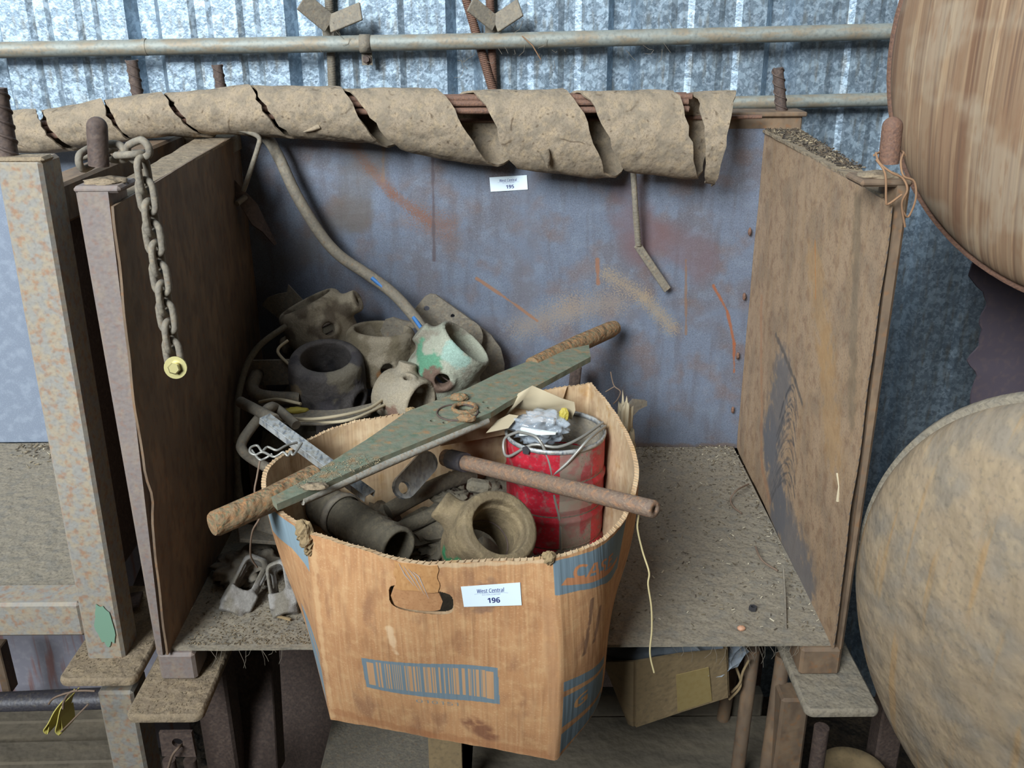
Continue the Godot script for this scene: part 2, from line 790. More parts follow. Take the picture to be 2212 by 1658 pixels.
func textures() -> void:
	var fine := height_tex("fbm", 0.09, 3, 11)
	var lumpy := height_tex("fbm", 0.025, 5, 12)
	var crack := height_tex("ridged", 0.02, 4, 13)
	T.fine = fine
	T.lumpy = lumpy
	T.crack = crack
	var dustc := c8(150, 130, 104)
	var rustc := c8(140, 84, 52)
	# galvanised sheet with its spangle
	var galv := grunge(21, c8(138, 153, 166), [["cell", 0.05, 1, 1, 1, c8(182, 200, 214), 0.5, 0.62, 0.6], ["cell", 0.08, 1, 1, 1, c8(106, 121, 134), 0.62, 0.72, 0.5], ["cell", 0.14, 1, 1, 1, c8(196, 210, 222), 0.7, 0.76, 0.45], ["fbm", 0.1, 4, 1, 1, c8(164, 181, 194), 0.45, 0.75, 0.5], ["fbm", 0.02, 5, 1, 6, c8(128, 118, 102), 0.6, 0.9, 0.5]])
	mat("galvanised", galv, 0.42, 0.6, 3.4, fine, 0.02)
	M.galvanised.roughness_texture = galv
	M.galvanised.roughness_texture_channel = BaseMaterial3D.TEXTURE_CHANNEL_GRAYSCALE
	M.galvanised.roughness = 0.62
	mat("conduit", grunge(31, c8(140, 142, 134), [["fbm", 0.03, 5, 4, 1, c8(140, 122, 98), 0.4, 0.62, 0.8], ["fbm", 0.06, 4, 1, 1, c8(108, 112, 108), 0.55, 0.8, 0.6]]), 0.6, 0.2, 2.0, fine, 0.03)
	mat("post_paint", grunge(41, c8(138, 133, 125), [["fbm", 0.025, 5, 1, 1, c8(154, 138, 114), 0.42, 0.6, 0.85], ["fbm", 0.035, 5, 1, 1, c8(146, 102, 74), 0.58, 0.78, 0.75], ["fbm", 0.08, 3, 1, 1, c8(106, 98, 96), 0.6, 0.8, 0.4]]), 0.72, 0.0, 2.2, fine, 0.04)
	mat("bin_post", grunge(45, c8(122, 110, 104), [["fbm", 0.02, 5, 1, 2, c8(138, 122, 106), 0.45, 0.75, 0.7], ["fbm", 0.05, 5, 1, 1, c8(128, 92, 76), 0.6, 0.85, 0.5], ["fbm", 0.08, 3, 1, 1, c8(98, 90, 92), 0.55, 0.85, 0.4]]), 0.68, 0.0, 2.2, fine, 0.04)
	mat("brown_steel", grunge(51, c8(108, 89, 71), [["fbm", 0.012, 5, 1, 2, c8(134, 108, 82), 0.45, 0.7, 0.7], ["fbm", 0.03, 5, 1, 2, c8(84, 66, 52), 0.52, 0.75, 0.6], ["fbm", 0.05, 4, 1, 1, c8(140, 88, 48), 0.66, 0.8, 0.5]]), 0.78, 0.0, 1.6, fine, 0.04)
	mat("dust", grunge(61, c8(130, 113, 92), [["fbm", 0.02, 5, 1, 1, c8(150, 130, 102), 0.45, 0.7, 0.7], ["fbm", 0.07, 4, 1, 1, c8(98, 84, 66), 0.55, 0.75, 0.6], ["fbm", 0.2, 2, 1, 1, c8(182, 164, 136), 0.7, 0.8, 0.6], ["fbm", 0.24, 2, 1, 1, c8(84, 72, 58), 0.7, 0.85, 0.35]]), 0.95, 0.0, 3.0, lumpy, 0.35)
	mat("grey_dust", grunge(71, c8(134, 123, 106), [["fbm", 0.02, 5, 1, 1, c8(140, 128, 108), 0.45, 0.7, 0.6], ["fbm", 0.06, 4, 1, 1, c8(92, 84, 74), 0.58, 0.75, 0.6], ["fbm", 0.22, 2, 1, 1, c8(172, 160, 140), 0.7, 0.85, 0.4], ["fbm", 0.26, 2, 1, 1, c8(82, 74, 64), 0.7, 0.85, 0.35], ["fbm", 0.012, 4, 1, 1, c8(104, 102, 98), 0.55, 0.8, 0.4]]), 0.92, 0.0, 3.0, lumpy, 0.24)
	mat("rust", grunge(81, c8(110, 80, 65), [["fbm", 0.03, 5, 1, 1, c8(130, 92, 70), 0.45, 0.7, 0.6], ["fbm", 0.06, 4, 1, 1, c8(84, 64, 56), 0.5, 0.72, 0.7], ["fbm", 0.12, 3, 1, 1, c8(166, 128, 96), 0.68, 0.8, 0.4]]), 0.8, 0.0, 4.0, fine, 0.06)
	mat("tube_rust", grunge(85, c8(116, 96, 80), [["fbm", 0.02, 5, 1, 1, c8(160, 112, 76), 0.55, 0.75, 0.75], ["fbm", 0.04, 5, 1, 1, c8(92, 72, 64), 0.5, 0.72, 0.6], ["ridged", 0.03, 3, 1, 1, c8(190, 166, 140), 0.84, 0.95, 0.6]]), 0.72, 0.0, 5.0, fine, 0.05)
	mat("dark_rust", grunge(91, c8(82, 66, 58), [["fbm", 0.03, 5, 1, 1, c8(104, 86, 74), 0.45, 0.7, 0.7], ["fbm", 0.06, 4, 1, 1, c8(58, 48, 46), 0.5, 0.72, 0.6]]), 0.75, 0.0, 3.0, fine, 0.05)
	mat("belting", grunge(101, c8(146, 129, 108), [["fbm", 0.012, 5, 1, 1, c8(120, 108, 92), 0.45, 0.65, 0.8], ["fbm", 0.03, 5, 1, 1, c8(164, 142, 112), 0.5, 0.75, 0.7], ["ridged", 0.012, 3, 1, 1, c8(82, 66, 50), 0.86, 0.95, 0.7], ["fbm", 0.09, 3, 1, 1, c8(98, 86, 72), 0.6, 0.8, 0.55], ["fbm", 0.24, 2, 1, 1, c8(84, 72, 60), 0.7, 0.8, 0.5]]), 0.9, 0.0, 2.2, lumpy, 0.3)
	mat("green_bar", grunge(111, c8(106, 111, 94), [["fbm", 0.02, 5, 1, 1, c8(124, 112, 90), 0.42, 0.72, 0.85], ["fbm", 0.014, 5, 1, 1, c8(68, 94, 74), 0.6, 0.85, 0.6], ["fbm", 0.012, 5, 1, 1, c8(152, 106, 66), 0.7, 0.85, 0.8], ["fbm", 0.16, 2, 1, 1, c8(172, 154, 124), 0.72, 0.82, 0.5]]), 0.82, 0.0, 3.2, lumpy, 0.12)
	mat("rusty_green", grunge(121, c8(128, 104, 76), [["fbm", 0.03, 5, 1, 1, c8(158, 106, 64), 0.48, 0.66, 0.8], ["fbm", 0.04, 5, 1, 1, c8(76, 98, 76), 0.62, 0.74, 0.7], ["fbm", 0.1, 3, 1, 1, c8(98, 78, 60), 0.6, 0.76, 0.6]]), 0.85, 0.0, 4.0, lumpy, 0.4)
	mat("grain", grunge(131, c8(226, 226, 226), [["fbm", 0.05, 5, 1, 1, c8(255, 255, 255), 0.45, 0.7, 0.8], ["fbm", 0.1, 4, 1, 1, c8(176, 170, 160), 0.52, 0.85, 0.6]]), 0.85, 0.0, 5.0, lumpy, 0.12)
	M.grain.vertex_color_use_as_albedo = true
	mat("hose", grunge(141, c8(92, 84, 70), [["fbm", 0.03, 5, 1, 1, c8(116, 104, 84), 0.45, 0.7, 0.7], ["fbm", 0.09, 3, 1, 1, c8(70, 64, 56), 0.58, 0.8, 0.6]]), 0.9, 0.0, 3.0, fine, 0.08)
	mat("dusty_steel", grunge(151, c8(120, 111, 98), [["fbm", 0.025, 5, 1, 1, c8(142, 130, 110), 0.45, 0.7, 0.7], ["fbm", 0.07, 4, 1, 1, c8(92, 86, 80), 0.58, 0.78, 0.6], ["fbm", 0.04, 4, 1, 1, c8(140, 104, 72), 0.7, 0.82, 0.5]]), 0.82, 0.0, 3.0, fine, 0.06)
	mat("black_iron", grunge(161, c8(70, 66, 70), [["fbm", 0.03, 5, 1, 1, c8(104, 94, 82), 0.55, 0.75, 0.8], ["fbm", 0.07, 4, 1, 1, c8(52, 50, 56), 0.5, 0.7, 0.6]]), 0.5, 0.2, 3.0, fine, 0.05)
	mat("pale_steel", grunge(175, c8(150, 146, 136), [["fbm", 0.03, 5, 1, 1, c8(128, 118, 102), 0.5, 0.75, 0.7], ["fbm", 0.05, 4, 1, 1, c8(150, 106, 70), 0.66, 0.8, 0.6]]), 0.75, 0.0, 4.0, fine, 0.05)
	mat("bare_metal", grunge(171, c8(172, 172, 170), [["fbm", 0.04, 5, 1, 3, c8(92, 98, 108), 0.58, 0.7, 0.8], ["fbm", 0.03, 5, 1, 1, c8(140, 128, 108), 0.5, 0.75, 0.6]]), 0.5, 0.35, 4.0, fine, 0.03)
	mat("plywood", grunge(181, c8(100, 90, 76), [["fbm", 0.02, 5, 6, 1, c8(116, 104, 86), 0.45, 0.7, 0.7], ["fbm", 0.05, 4, 1, 1, c8(86, 78, 66), 0.6, 0.8, 0.5]]), 0.95, 0.0, 1.5, lumpy, 0.4)
	mat("dirt", grunge(191, c8(70, 58, 46), [["fbm", 0.03, 5, 1, 1, c8(98, 82, 64), 0.5, 0.75, 0.8], ["fbm", 0.12, 3, 1, 1, c8(44, 38, 32), 0.55, 0.75, 0.7]]), 1.0, 0.0, 1.0, lumpy, 3.0)
	mat("shed_sheet", grunge(201, c8(100, 94, 86), [["fbm", 0.02, 4, 1, 4, c8(84, 76, 66), 0.5, 0.75, 0.6]]), 0.7, 0.1, 0.6)
	mat("old_carton", grunge(211, c8(138, 116, 84), [["fbm", 0.02, 5, 1, 3, c8(156, 132, 96), 0.45, 0.7, 0.6], ["fbm", 0.05, 4, 1, 1, c8(110, 94, 72), 0.6, 0.8, 0.6]]), 0.95, 0.0, 2.0, fine, 0.05)
	mat("card_inside", grunge(221, c8(178, 148, 114), [["fbm", 0.02, 5, 1, 3, c8(200, 176, 142), 0.45, 0.7, 0.7], ["fbm", 0.03, 4, 1, 1, c8(150, 118, 90), 0.55, 0.85, 0.5], ["fbm", 0.015, 4, 1, 1, c8(160, 120, 70), 0.66, 0.8, 0.6]]), 0.95, 0.0, 2.4, height_tex("fbm", 0.2, 1, 14, 1, 64), 0.03)
	var plain := func(called: String, c: Color, rough: float, metal := 0.0) -> void:
		mat(called, null, rough, metal, 1.0, null, 0.0, c, false)
	plain.call("wire", c8(150, 146, 138), 0.5, 0.5)
	plain.call("dull_wire", c8(112, 92, 76), 0.8)
	plain.call("twine", c8(196, 178, 132), 0.95)
	plain.call("brown_twine", c8(138, 104, 76), 0.95)
	plain.call("zinc", c8(190, 178, 124), 0.38, 0.8)
	plain.call("amber", c8(186, 134, 62), 0.5)
	plain.call("paper_white", c8(216, 220, 214), 0.8)
	plain.call("tan_paper", c8(176, 160, 132), 0.9)
	plain.call("yellow_film", c8(170, 152, 62), 0.6)
	plain.call("yellow_strap", c8(190, 176, 92), 0.6)
	plain.call("dark_part", c8(52, 50, 52), 0.6)
	plain.call("cobweb", c8(120, 110, 96), 1.0)
	var film := StandardMaterial3D.new()
	film.resource_name = "clear_film"
	film.transparency = BaseMaterial3D.TRANSPARENCY_ALPHA
	film.albedo_color = Color(0.82, 0.86, 0.9, 0.3)
	film.roughness = 0.12
	M.clear_film = film


func room() -> void:
	var zw := -1.93
	# wall of ribbed sheets: each sheet covers three ribs and is a piece of the wall
	var wall := Node3D.new()
	wall.name = "wall_back"
	wall.set_meta("kind", "structure")
	add_child(wall)
	var pitch := 0.3022
	var x0 := -0.69 - pitch * 18.0
	var first := true
	var proto: MeshInstance3D
	for s in 12:
		var xs := x0 + pitch * 3.0 * s
		if first:
			first = false
			var mb := MB.new()
			var prof := []
			for r in 3:
				var c := pitch * r
				prof.append_array([Vector2(c - 0.034, 0), Vector2(c - 0.016, -0.032), Vector2(c + 0.016, -0.032), Vector2(c + 0.034, 0)])
				for q in [0.11, 0.20]:
					prof.append_array([Vector2(c + q - 0.022, 0), Vector2(c + q - 0.010, -0.004), Vector2(c + q + 0.010, -0.004), Vector2(c + q + 0.022, 0)])
			prof.append(Vector2(pitch * 3.0 - 0.03, 0.0014))
			for i in prof.size() - 1:
				var a: Vector2 = prof[i]
				var b: Vector2 = prof[i + 1]
				mb.quad(Vector3(a.x, 0, a.y), Vector3(a.x, 7.0, a.y), Vector3(b.x, 7.0, b.y), Vector3(b.x, 0, b.y))
				mb.quad(Vector3(a.x, 0, a.y - 0.002), Vector3(b.x, 0, b.y - 0.002), Vector3(b.x, 7.0, b.y - 0.002), Vector3(a.x, 7.0, a.y - 0.002))
			var e: Vector2 = prof[prof.size() - 1]
			mb.quad(Vector3(e.x, 0, e.y), Vector3(e.x, 7.0, e.y), Vector3(e.x, 7.0, e.y - 0.002), Vector3(e.x, 0, e.y - 0.002))
			proto = part(wall, "metal_sheet", mb, M.galvanised)
		else:
			var o := proto.duplicate() as MeshInstance3D
			o.name = "metal_sheet"
			wall.add_child(o, true)
			o.position = Vector3.ZERO
			o.set_meta("n", s)
		wall.get_child(s).position = Vector3(xs, 0, zw)
	structure("floor", MB.new().span(Vector3(-8, -0.2, -2.3), Vector3(5.2, 0, 4.3), 0.001), M.dirt)
	structure("wall_left", MB.new().span(Vector3(-7.2, 0, -2.3), Vector3(-7.0, 7.0, 4.3), 0.001), M.shed_sheet)
	structure("wall_right", MB.new().span(Vector3(4.7, 0, -2.3), Vector3(4.9, 7.0, 4.3), 0.001), M.shed_sheet)
	structure("wall_behind", MB.new().span(Vector3(-7.2, 0, -2.4), Vector3(4.9, 7.0, -2.2), 0.001), M.shed_sheet)
	# unseen front wall, its doorway placed to fit the daylight
	structure("wall_front", MB.new().span(Vector3(-1.45, 0, 4.0), Vector3(4.7, 7.0, 4.2), 0.001).span(Vector3(-7.0, 0, 4.0), Vector3(-4.35, 7.0, 4.2), 0.001).span(Vector3(-4.35, 6.25, 4.0), Vector3(-1.45, 7.0, 4.2), 0.001), M.shed_sheet)
	# ceiling with an open slot for the unseen roof light
	structure("ceiling", MB.new().span(Vector3(-7.2, 7.0, -2.4), Vector3(-2.0, 7.15, 4.3), 0.001).span(Vector3(-1.0, 7.0, -2.4), Vector3(4.9, 7.15, 4.3), 0.001).span(Vector3(-2.0, 7.0, -2.4), Vector3(-1.0, 7.15, -0.4), 0.001).span(Vector3(-2.0, 7.0, 2.8), Vector3(-1.0, 7.15, 4.3), 0.001), M.shed_sheet)
	structure("ground", MB.new().span(Vector3(-16, -0.25, 4.3), Vector3(10, -0.05, 25), 0.001), M.dirt)


# twisted reinforcing bar
func rebar(mb: MB, a: Vector3, b: Vector3, r: float) -> MB:
	mb.tube([a, b], r, 12)
	var ax := (b - a).normalized()
	var fr := frame(a, ax)
	var l := (b - a).length()
	for s in 2:
		var pts := []
		var n := int(l / 0.0016) + 2
		for i in n:
			var t := l * i / (n - 1)
			var an := t * 190.0 + PI * s
			pts.append(fr * Vector3(cos(an) * r, t, sin(an) * r))
		mb.tube(pts, r * 0.17, 6)
	return mb


# threaded rod: a helical ridge round a core
func threaded(mb: MB, pts: Array, r: float, step := 0.0035) -> MB:
	mb.tube(pts, r * 0.88, 12)
	for s in pts.size() - 1:
		var a: Vector3 = pts[s]
		var b: Vector3 = pts[s + 1]
		var fr := frame(a, b - a)
		var l := (b - a).length()
		var n := int(l / step * 10.0) + 2
		var hx := []
		for i in n:
			var t := l * i / (n - 1)
			hx.append(fr * Vector3(cos(t / step * TAU) * r * 0.93, t, sin(t / step * TAU) * r * 0.93))
		mb.tube(hx, step * 0.27, 5)
	return mb


# sheet between four corners (front top, front bottom, back bottom, back top), a little wavy
func panel_grid(ft: Vector3, fb: Vector3, bb: Vector3, bt: Vector3, ni: int, nj: int, wave: float, sd: int) -> Array:
	var n := FastNoiseLite.new()
	n.seed = sd
	n.frequency = 3.0
	var P := []
	for i in ni:
		var row := []
		for j in nj:
			var u := float(i) / (ni - 1)
			var v := float(j) / (nj - 1)
			var p := ft.lerp(bt, u).lerp(fb.lerp(bb, u), v)
			var w := n.get_noise_3dv(p) * wave
			var nm := (bt - ft).cross(fb - ft).normalized()
			row.append(p + nm * w)
		P.append(row)
	return P


func main_bin() -> void:
	# ---- back panel: blue-grey mill scale with rust runs and a smear of dust
	var cv := Canvas.new(1024, 704, c8(106, 113, 128))
	var a4 := noise_bytes("fbm", 1024, 704, 0.006, 5, 301)
	var b4 := noise_bytes("fbm", 1024, 704, 0.02, 5, 302)
	var s4 := noise_bytes("fbm", 1024, 704, 0.25, 2, 303)
	var v4 := noise_bytes("fbm", 1024, 704, 0.03, 4, 304, 1, 8)
	cv.layer(a4, c8(104, 96, 98), 0.4, 0.8, 0.6)
	cv.layer(b4, c8(116, 124, 138), 0.5, 0.75, 0.55)
	cv.layer(v4, c8(90, 86, 92), 0.5, 0.9, 0.4)
	cv.layer(noise_bytes("fbm", 1024, 704, 0.01, 5, 305), c8(116, 90, 80), 0.5, 0.9, 0.45)
	cv.layer(s4, c8(142, 146, 154), 0.62, 0.8, 0.42)
	cv.layer(noise_bytes("fbm", 1024, 704, 0.3, 2, 306), c8(70, 68, 74), 0.6, 0.78, 0.4)
	var rr := c8(122, 82, 66)
	var tn := c8(152, 132, 108)
	cv.stroke([Vector2(214, 11), Vector2(251, 72), Vector2(294, 124), Vector2(366, 182)], 18.0, rr, 0.65, s4, 0.42)
	cv.stroke([Vector2(343, 168), Vector2(394, 192)], 50.0, rr, 0.5, s4, 0.5)
	cv.stroke([Vector2(376, 50), Vector2(371, 262)], 5.0, c8(82, 70, 72), 0.7, b4)
	cv.stroke([Vector2(282, 12), Vector2(276, 95)], 6.0, c8(130, 100, 78), 0.6, b4)
	cv.stroke([Vector2(748, 137), Vector2(807, 225), Vector2(904, 266)], 70.0, c8(112, 84, 84), 0.45, a4)
	cv.stroke([Vector2(724, 295), Vector2(803, 347), Vector2(864, 415)], 34.0, tn, 0.75, s4, 0.5)
	cv.stroke([Vector2(552, 412), Vector2(649, 371), Vector2(745, 356)], 64.0, c8(146, 128, 112), 0.65, s4, 0.5)
	cv.stroke([Vector2(457, 303), Vector2(514, 344), Vector2(581, 397)], 5.0, c8(150, 104, 76), 0.8, b4)
	cv.stroke([Vector2(945, 322), Vector2(978, 379), Vector2(998, 454), Vector2(1003, 519)], 5.0, c8(156, 86, 52), 0.8, b4)
	cv.stroke([Vector2(885, 266), Vector2(895, 431)], 4.0, c8(134, 96, 70), 0.6, b4)
	cv.stroke([Vector2(704, 264), Vector2(707, 315)], 6.0, c8(150, 96, 66), 0.7, b4)
	cv.stroke([Vector2(255, 12), Vector2(208, 171), Vector2(88, 259)], 60.0, c8(96, 84, 74), 0.35, a4)
	cv.stroke([Vector2(10, 691), Vector2(1017, 700)], 14.0, c8(112, 86, 68), 0.5, b4)
	mat("back_sheet", cv.tex(), 0.6, 0.25, 1.0, T.fine, 0.02, Color.WHITE, false)

	# ---- right panel: brown rust with dark scuff arcs
	cv = Canvas.new(704, 704, c8(164, 136, 108))
	a4 = noise_bytes("fbm", 704, 704, 0.008, 5, 311)
	b4 = noise_bytes("fbm", 704, 704, 0.03, 5, 312)
	v4 = noise_bytes("fbm", 704, 704, 0.03, 4, 313, 1, 8)
	cv.layer(a4, c8(122, 104, 86), 0.4, 0.85, 0.45)
	cv.layer(v4, c8(154, 124, 92), 0.45, 0.85, 0.5)
	cv.layer(b4, c8(120, 90, 68), 0.5, 0.9, 0.5)
	cv.layer(noise_bytes("fbm", 704, 704, 0.2, 2, 314), c8(96, 80, 68), 0.6, 0.8, 0.4)
	cv.stroke([Vector2(296, 157), Vector2(182, 277), Vector2(91, 410)], 60.0, c8(172, 134, 90), 0.5, b4)
	cv.stroke([Vector2(400, 415), Vector2(444, 570), Vector2(346, 658), Vector2(161, 686)], 85.0, c8(96, 94, 97), 0.75, b4, 0.3)
	for k in 22:
		var t := k / 21.0
		var c := Vector2(334, 414) + Vector2(rng.randf_range(-16, 10) - t * 26.0, t * 190.0 - 20.0)
		var pts := []
		for q in 9:
			var f := q / 8.0
			pts.append(c + Vector2(lerpf(95.0, -42.0, f) * (0.7 + 0.3 * t), 90.0 * pow(absf(f - 0.68) * 1.5, 1.7)))
		cv.stroke(pts, rng.randf_range(2.0, 5.5), c8(76, 72, 72), rng.randf_range(0.3, 0.65), b4, 0.45)
	cv.stroke([Vector2(470, 349), Vector2(322, 383), Vector2(273, 405)], 8.0, c8(84, 76, 70), 0.7, b4)
	cv.stroke([Vector2(603, 317), Vector2(492, 637), Vector2(408, 674)], 16.0, c8(166, 118, 84), 0.5, b4)
	cv.stroke([Vector2(296, 122), Vector2(265, 211)], 3.0, c8(180, 112, 56), 0.7, b4)
	cv.stroke([Vector2(127, 29), Vector2(40, 324)], 26.0, c8(116, 100, 80), 0.5, b4)
	mat("right_sheet", cv.tex(), 0.72, 0.0, 1.0, T.fine, 0.03, Color.WHITE, false)

	var bin := thing("steel_bin", Vector3(-0.015, 0.762, -1.38), "large rusty open-front steel bin holding the cardboard box, sides made of brown plate", "storage bin", "rusty steel bins")
	part(bin, "back_panel", MB.new().slab(panel_grid(Vector3(-0.467, 1.412, -1.69), Vector3(-0.467, 0.806, -1.69), Vector3(0.438, 0.806, -1.69), Vector3(0.438, 1.412, -1.69), 16, 12, 0.002, 5), 0.003), M.back_sheet, "blue-grey steel sheet with rust runs")
	# left side plate with its bent front edge
	var P := panel_grid(Vector3(-0.437, 1.412, -1.056), Vector3(-0.464, 0.808, -1.06), Vector3(-0.466, 0.808, -1.689), Vector3(-0.466, 1.412, -1.689), 24, 40, 0.004, 8)
	for j in 40:
		var y: float = P[0][j].y
		var k := exp(-pow((y - 1.05) / 0.025, 2.0)) * 0.006 - exp(-pow((y - 1.2) / 0.12, 2.0)) * 0.002
		P[0][j] += Vector3(k, 0, 0.0015 * sin(y * 60.0))
		P[1][j] += Vector3(k * 0.6, 0, 0)
	part(bin, "side_panel", MB.new().slab(P, 0.003), M.brown_steel, "dark brown side plate with a bent front edge")
	P = panel_grid(Vector3(0.419, 1.408, -1.056), Vector3(0.4275, 0.808, -1.066), Vector3(0.437, 0.808, -1.689), Vector3(0.437, 1.408, -1.689), 24, 40, 0.003, 9)
	for j in 40:
		P[0][j] += Vector3(0.0008 * sin(j * 0.4), 0, 0.001 * sin(j * 0.7))
	part(bin, "side_panel", MB.new().slab(P, -0.003), M.right_sheet, "brown side plate with dark scuff arcs")
	part(bin, "shelf_plate", MB.new().slab(flat_grid(-0.464, 0.43, -1.073, -1.689, 0.81, 40, 28, 0.0022), -0.004), M.grey_dust, "steel floor plate under grey dust")
	# posts, with their tops welded shut
	for x in [[-0.482, -0.432], [0.388, 0.4435]]:
		var xi := [-0.4445, -0.4725] if x[0] < 0.0 else [0.4275, 0.437]
		var xo: float = x[0] if x[0] < 0.0 else x[1]
		part(bin, "post", prism([[Vector2(xo, 0.806), Vector2(xi[1], 0.806)], [Vector2(xo, 1.2), Vector2(lerpf(xi[1], xi[0], 0.65), 1.2)], [Vector2(xo, 1.431), Vector2(xi[0], 1.431)]], -1.118, -1.064), M.bin_post if x[0] < 0.0 else M.brown_steel)
		part(bin, "post_foot", MB.new().span(Vector3(x[0], 0.762, -1.118), Vector3(x[1], 0.8055, -1.066), 0.004), M.bin_post if x[0] < 0.0 else M.brown_steel)
		part(bin, "post_cap", MB.new().span(Vector3(x[0] - 0.001, 1.425, -1.119), Vector3(x[1] + 0.001, 1.433, -1.063), 0.003), M.bin_post if x[0] < 0.0 else M.brown_steel)
		part(bin, "weld_bead", lump(Vector3((x[0] + x[1]) / 2.0, 1.433, -1.092), Vector3(0.024, 0.005, 0.022), 41 if x[0] < 0 else 42), M.dust)
	for x in [[-0.535, -0.485], [0.455, 0.505]]:
		part(bin, "post", MB.new().span(Vector3(x[0], 0.762, -1.75), Vector3(x[1], 1.39, -1.70), 0.004), M.brown_steel)
	# locating pins on the front posts
	for x in [[Vector3(-0.4614, 1.4549, -1.092), Vector3(-0.4561, 1.4992, -1.092)], [Vector3(0.425, 1.4506, -1.092), Vector3(0.4238, 1.4924, -1.092)]]:
		var ax: Vector3 = x[1] - x[0]
		var l := ax.length()
		var prof := [Vector2(0.0112, -0.004), Vector2(0.0112, l - 0.006)]
		for k in 7:
			var an := k * PI / 12.0
			prof.append(Vector2(0.0112 * cos(an), l - 0.006 + 0.0112 * sin(an)))
		part(bin, "pin", MB.new().lathe(prof, frame(x[0], ax), 20), M.rust if x[0].x > 0 else M.dark_rust, "round-topped steel pin")
	# top rails
	part(bin, "top_rail", MB.new().slab(rail_grid(-0.484, -0.524, -0.444, -0.464, -1.10, -1.70, 1.412), -0.004).span(Vector3(-0.47, 1.385, -1.69), Vector3(-0.463, 1.408, -1.08), 0.001), M.dust)
	part(bin, "top_rail", MB.new().slab(rail_grid(0.424, 0.434, 0.446, 0.5, -1.10, -1.70, 1.411), -0.004).span(Vector3(0.438, 1.375, -1.69), Vector3(0.444, 1.407, -1.08), 0.001), M.dust)
	part(bin, "back_rail", MB.new().span(Vector3(-0.53, 1.39, -1.752), Vector3(0.503, 1.434, -1.699), 0.002).span(Vector3(-0.53, 1.431, -1.755), Vector3(0.509, 1.439, -1.692), 0.002), M.brown_steel)
	part(bin, "rebar_pin", rebar(MB.new(), Vector3(-0.4957, 1.4719, -1.722), Vector3(-0.4985, 1.5212, -1.722), 0.0085), M.dark_rust)
	part(bin, "rebar_pin", rebar(MB.new(), Vector3(0.4718, 1.4375, -1.722), Vector3(0.4586, 1.5088, -1.722), 0.0095), M.dark_rust)
	# weld spots down the back corner on the right
	for q in [Vector3(0.4266, 1.2352, -1.682), Vector3(0.4267, 1.1155, -1.682), Vector3(0.4241, 1.0005, -1.682), Vector3(0.4233, 0.8903, -1.682)]:
		part(bin, "weld_spot", lump(q + Vector3(-0.002, 0, 0), Vector3(0.003, 0.007, 0.003), int(q.y * 900.0)), M.rust)
	part(bin, "paint_mark", lump(Vector3(-0.442, 1.3974, -1.0712), Vector3(0.0012, 0.013, 0.008), 77), M.amber, "orange paint mark")


# upright bar whose sides follow pairs of points from the bottom up
func prism(rows: Array, z0: float, z1: float) -> MB:
	var mb := MB.new()
	for i in rows.size() - 1:
		var a: Vector2 = rows[i][0]
		var b: Vector2 = rows[i][1]
		var c: Vector2 = rows[i + 1][1]
		var d: Vector2 = rows[i + 1][0]
		var m := Vector3((a.x + b.x + c.x + d.x) / 4.0, (a.y + d.y) / 2.0, (z0 + z1) / 2.0)
		var e := signf(b.x - a.x) * 0.004
		var ring := func(l: Vector2, r: Vector2) -> Array:
			return [Vector3(l.x, l.y, z0), Vector3(r.x, r.y, z0), Vector3(r.x, r.y, z1), Vector3(l.x + e, l.y, z1), Vector3(l.x, l.y, z1 - 0.004)]
		var lo: Array = ring.call(a, b)
		var hi: Array = ring.call(d, c)
		for k in 5:
			mb.out([lo[k], lo[(k + 1) % 5], hi[(k + 1) % 5], hi[k]], m)
	return mb


# level grid with slight unevenness
func flat_grid(xa: float, xb: float, za: float, zb: float, y: float, ni: int, nj: int, wave: float) -> Array:
	var n := FastNoiseLite.new()
	n.seed = int(absf(xa * 1000.0)) + 3
	n.frequency = 14.0
	n.fractal_octaves = 3
	var P := []
	for i in ni:
		var row := []
		for j in nj:
			var x := lerpf(xa, xb, float(i) / (ni - 1))
			var z := lerpf(za, zb, float(j) / (nj - 1))
			row.append(Vector3(x, y + minf(0.0, n.get_noise_2d(x, z) * wave), z))
		P.append(row)
	return P


# top of a side rail: inner and outer edge at the front and at the back
func rail_grid(a0: float, a1: float, b0: float, b1: float, za: float, zb: float, y: float) -> Array:
	var n := FastNoiseLite.new()
	n.seed = 31
	n.frequency = 14.0
	var P := []
	for i in 5:
		var row := []
		for j in 24:
			var t := j / 23.0
			var x := lerpf(lerpf(a0, a1, t), lerpf(b0, b1, t), i / 4.0)
			var z := lerpf(za, zb, t)
			row.append(Vector3(x, y + minf(0.0, n.get_noise_2d(x, z) * 0.004), z))
		P.append(row)
	return P


# lumpy rounded blob: a ball pushed about by noise
func lump(ce: Vector3, r: Vector3, sd: int, rough := 0.35, seg := 10) -> MB:
	var n := FastNoiseLite.new()
	n.seed = sd
	n.frequency = 1.1
	n.fractal_octaves = 3
	var mb := MB.new()
	var P := []
	for i in seg * 2 + 1:
		var row := []
		for j in seg + 1:
			var a := TAU * i / (seg * 2.0)
			var b := PI * j / seg
			var q := Vector3(sin(b) * cos(a), cos(b), sin(b) * sin(a))
			if i == seg * 2:
				q = Vector3(sin(b), cos(b), 0)
			q *= 1.0 + rough * n.get_noise_3dv(q * 1.6)
			row.append(ce + q * r)
		P.append(row)
	return mb.sheet(P)


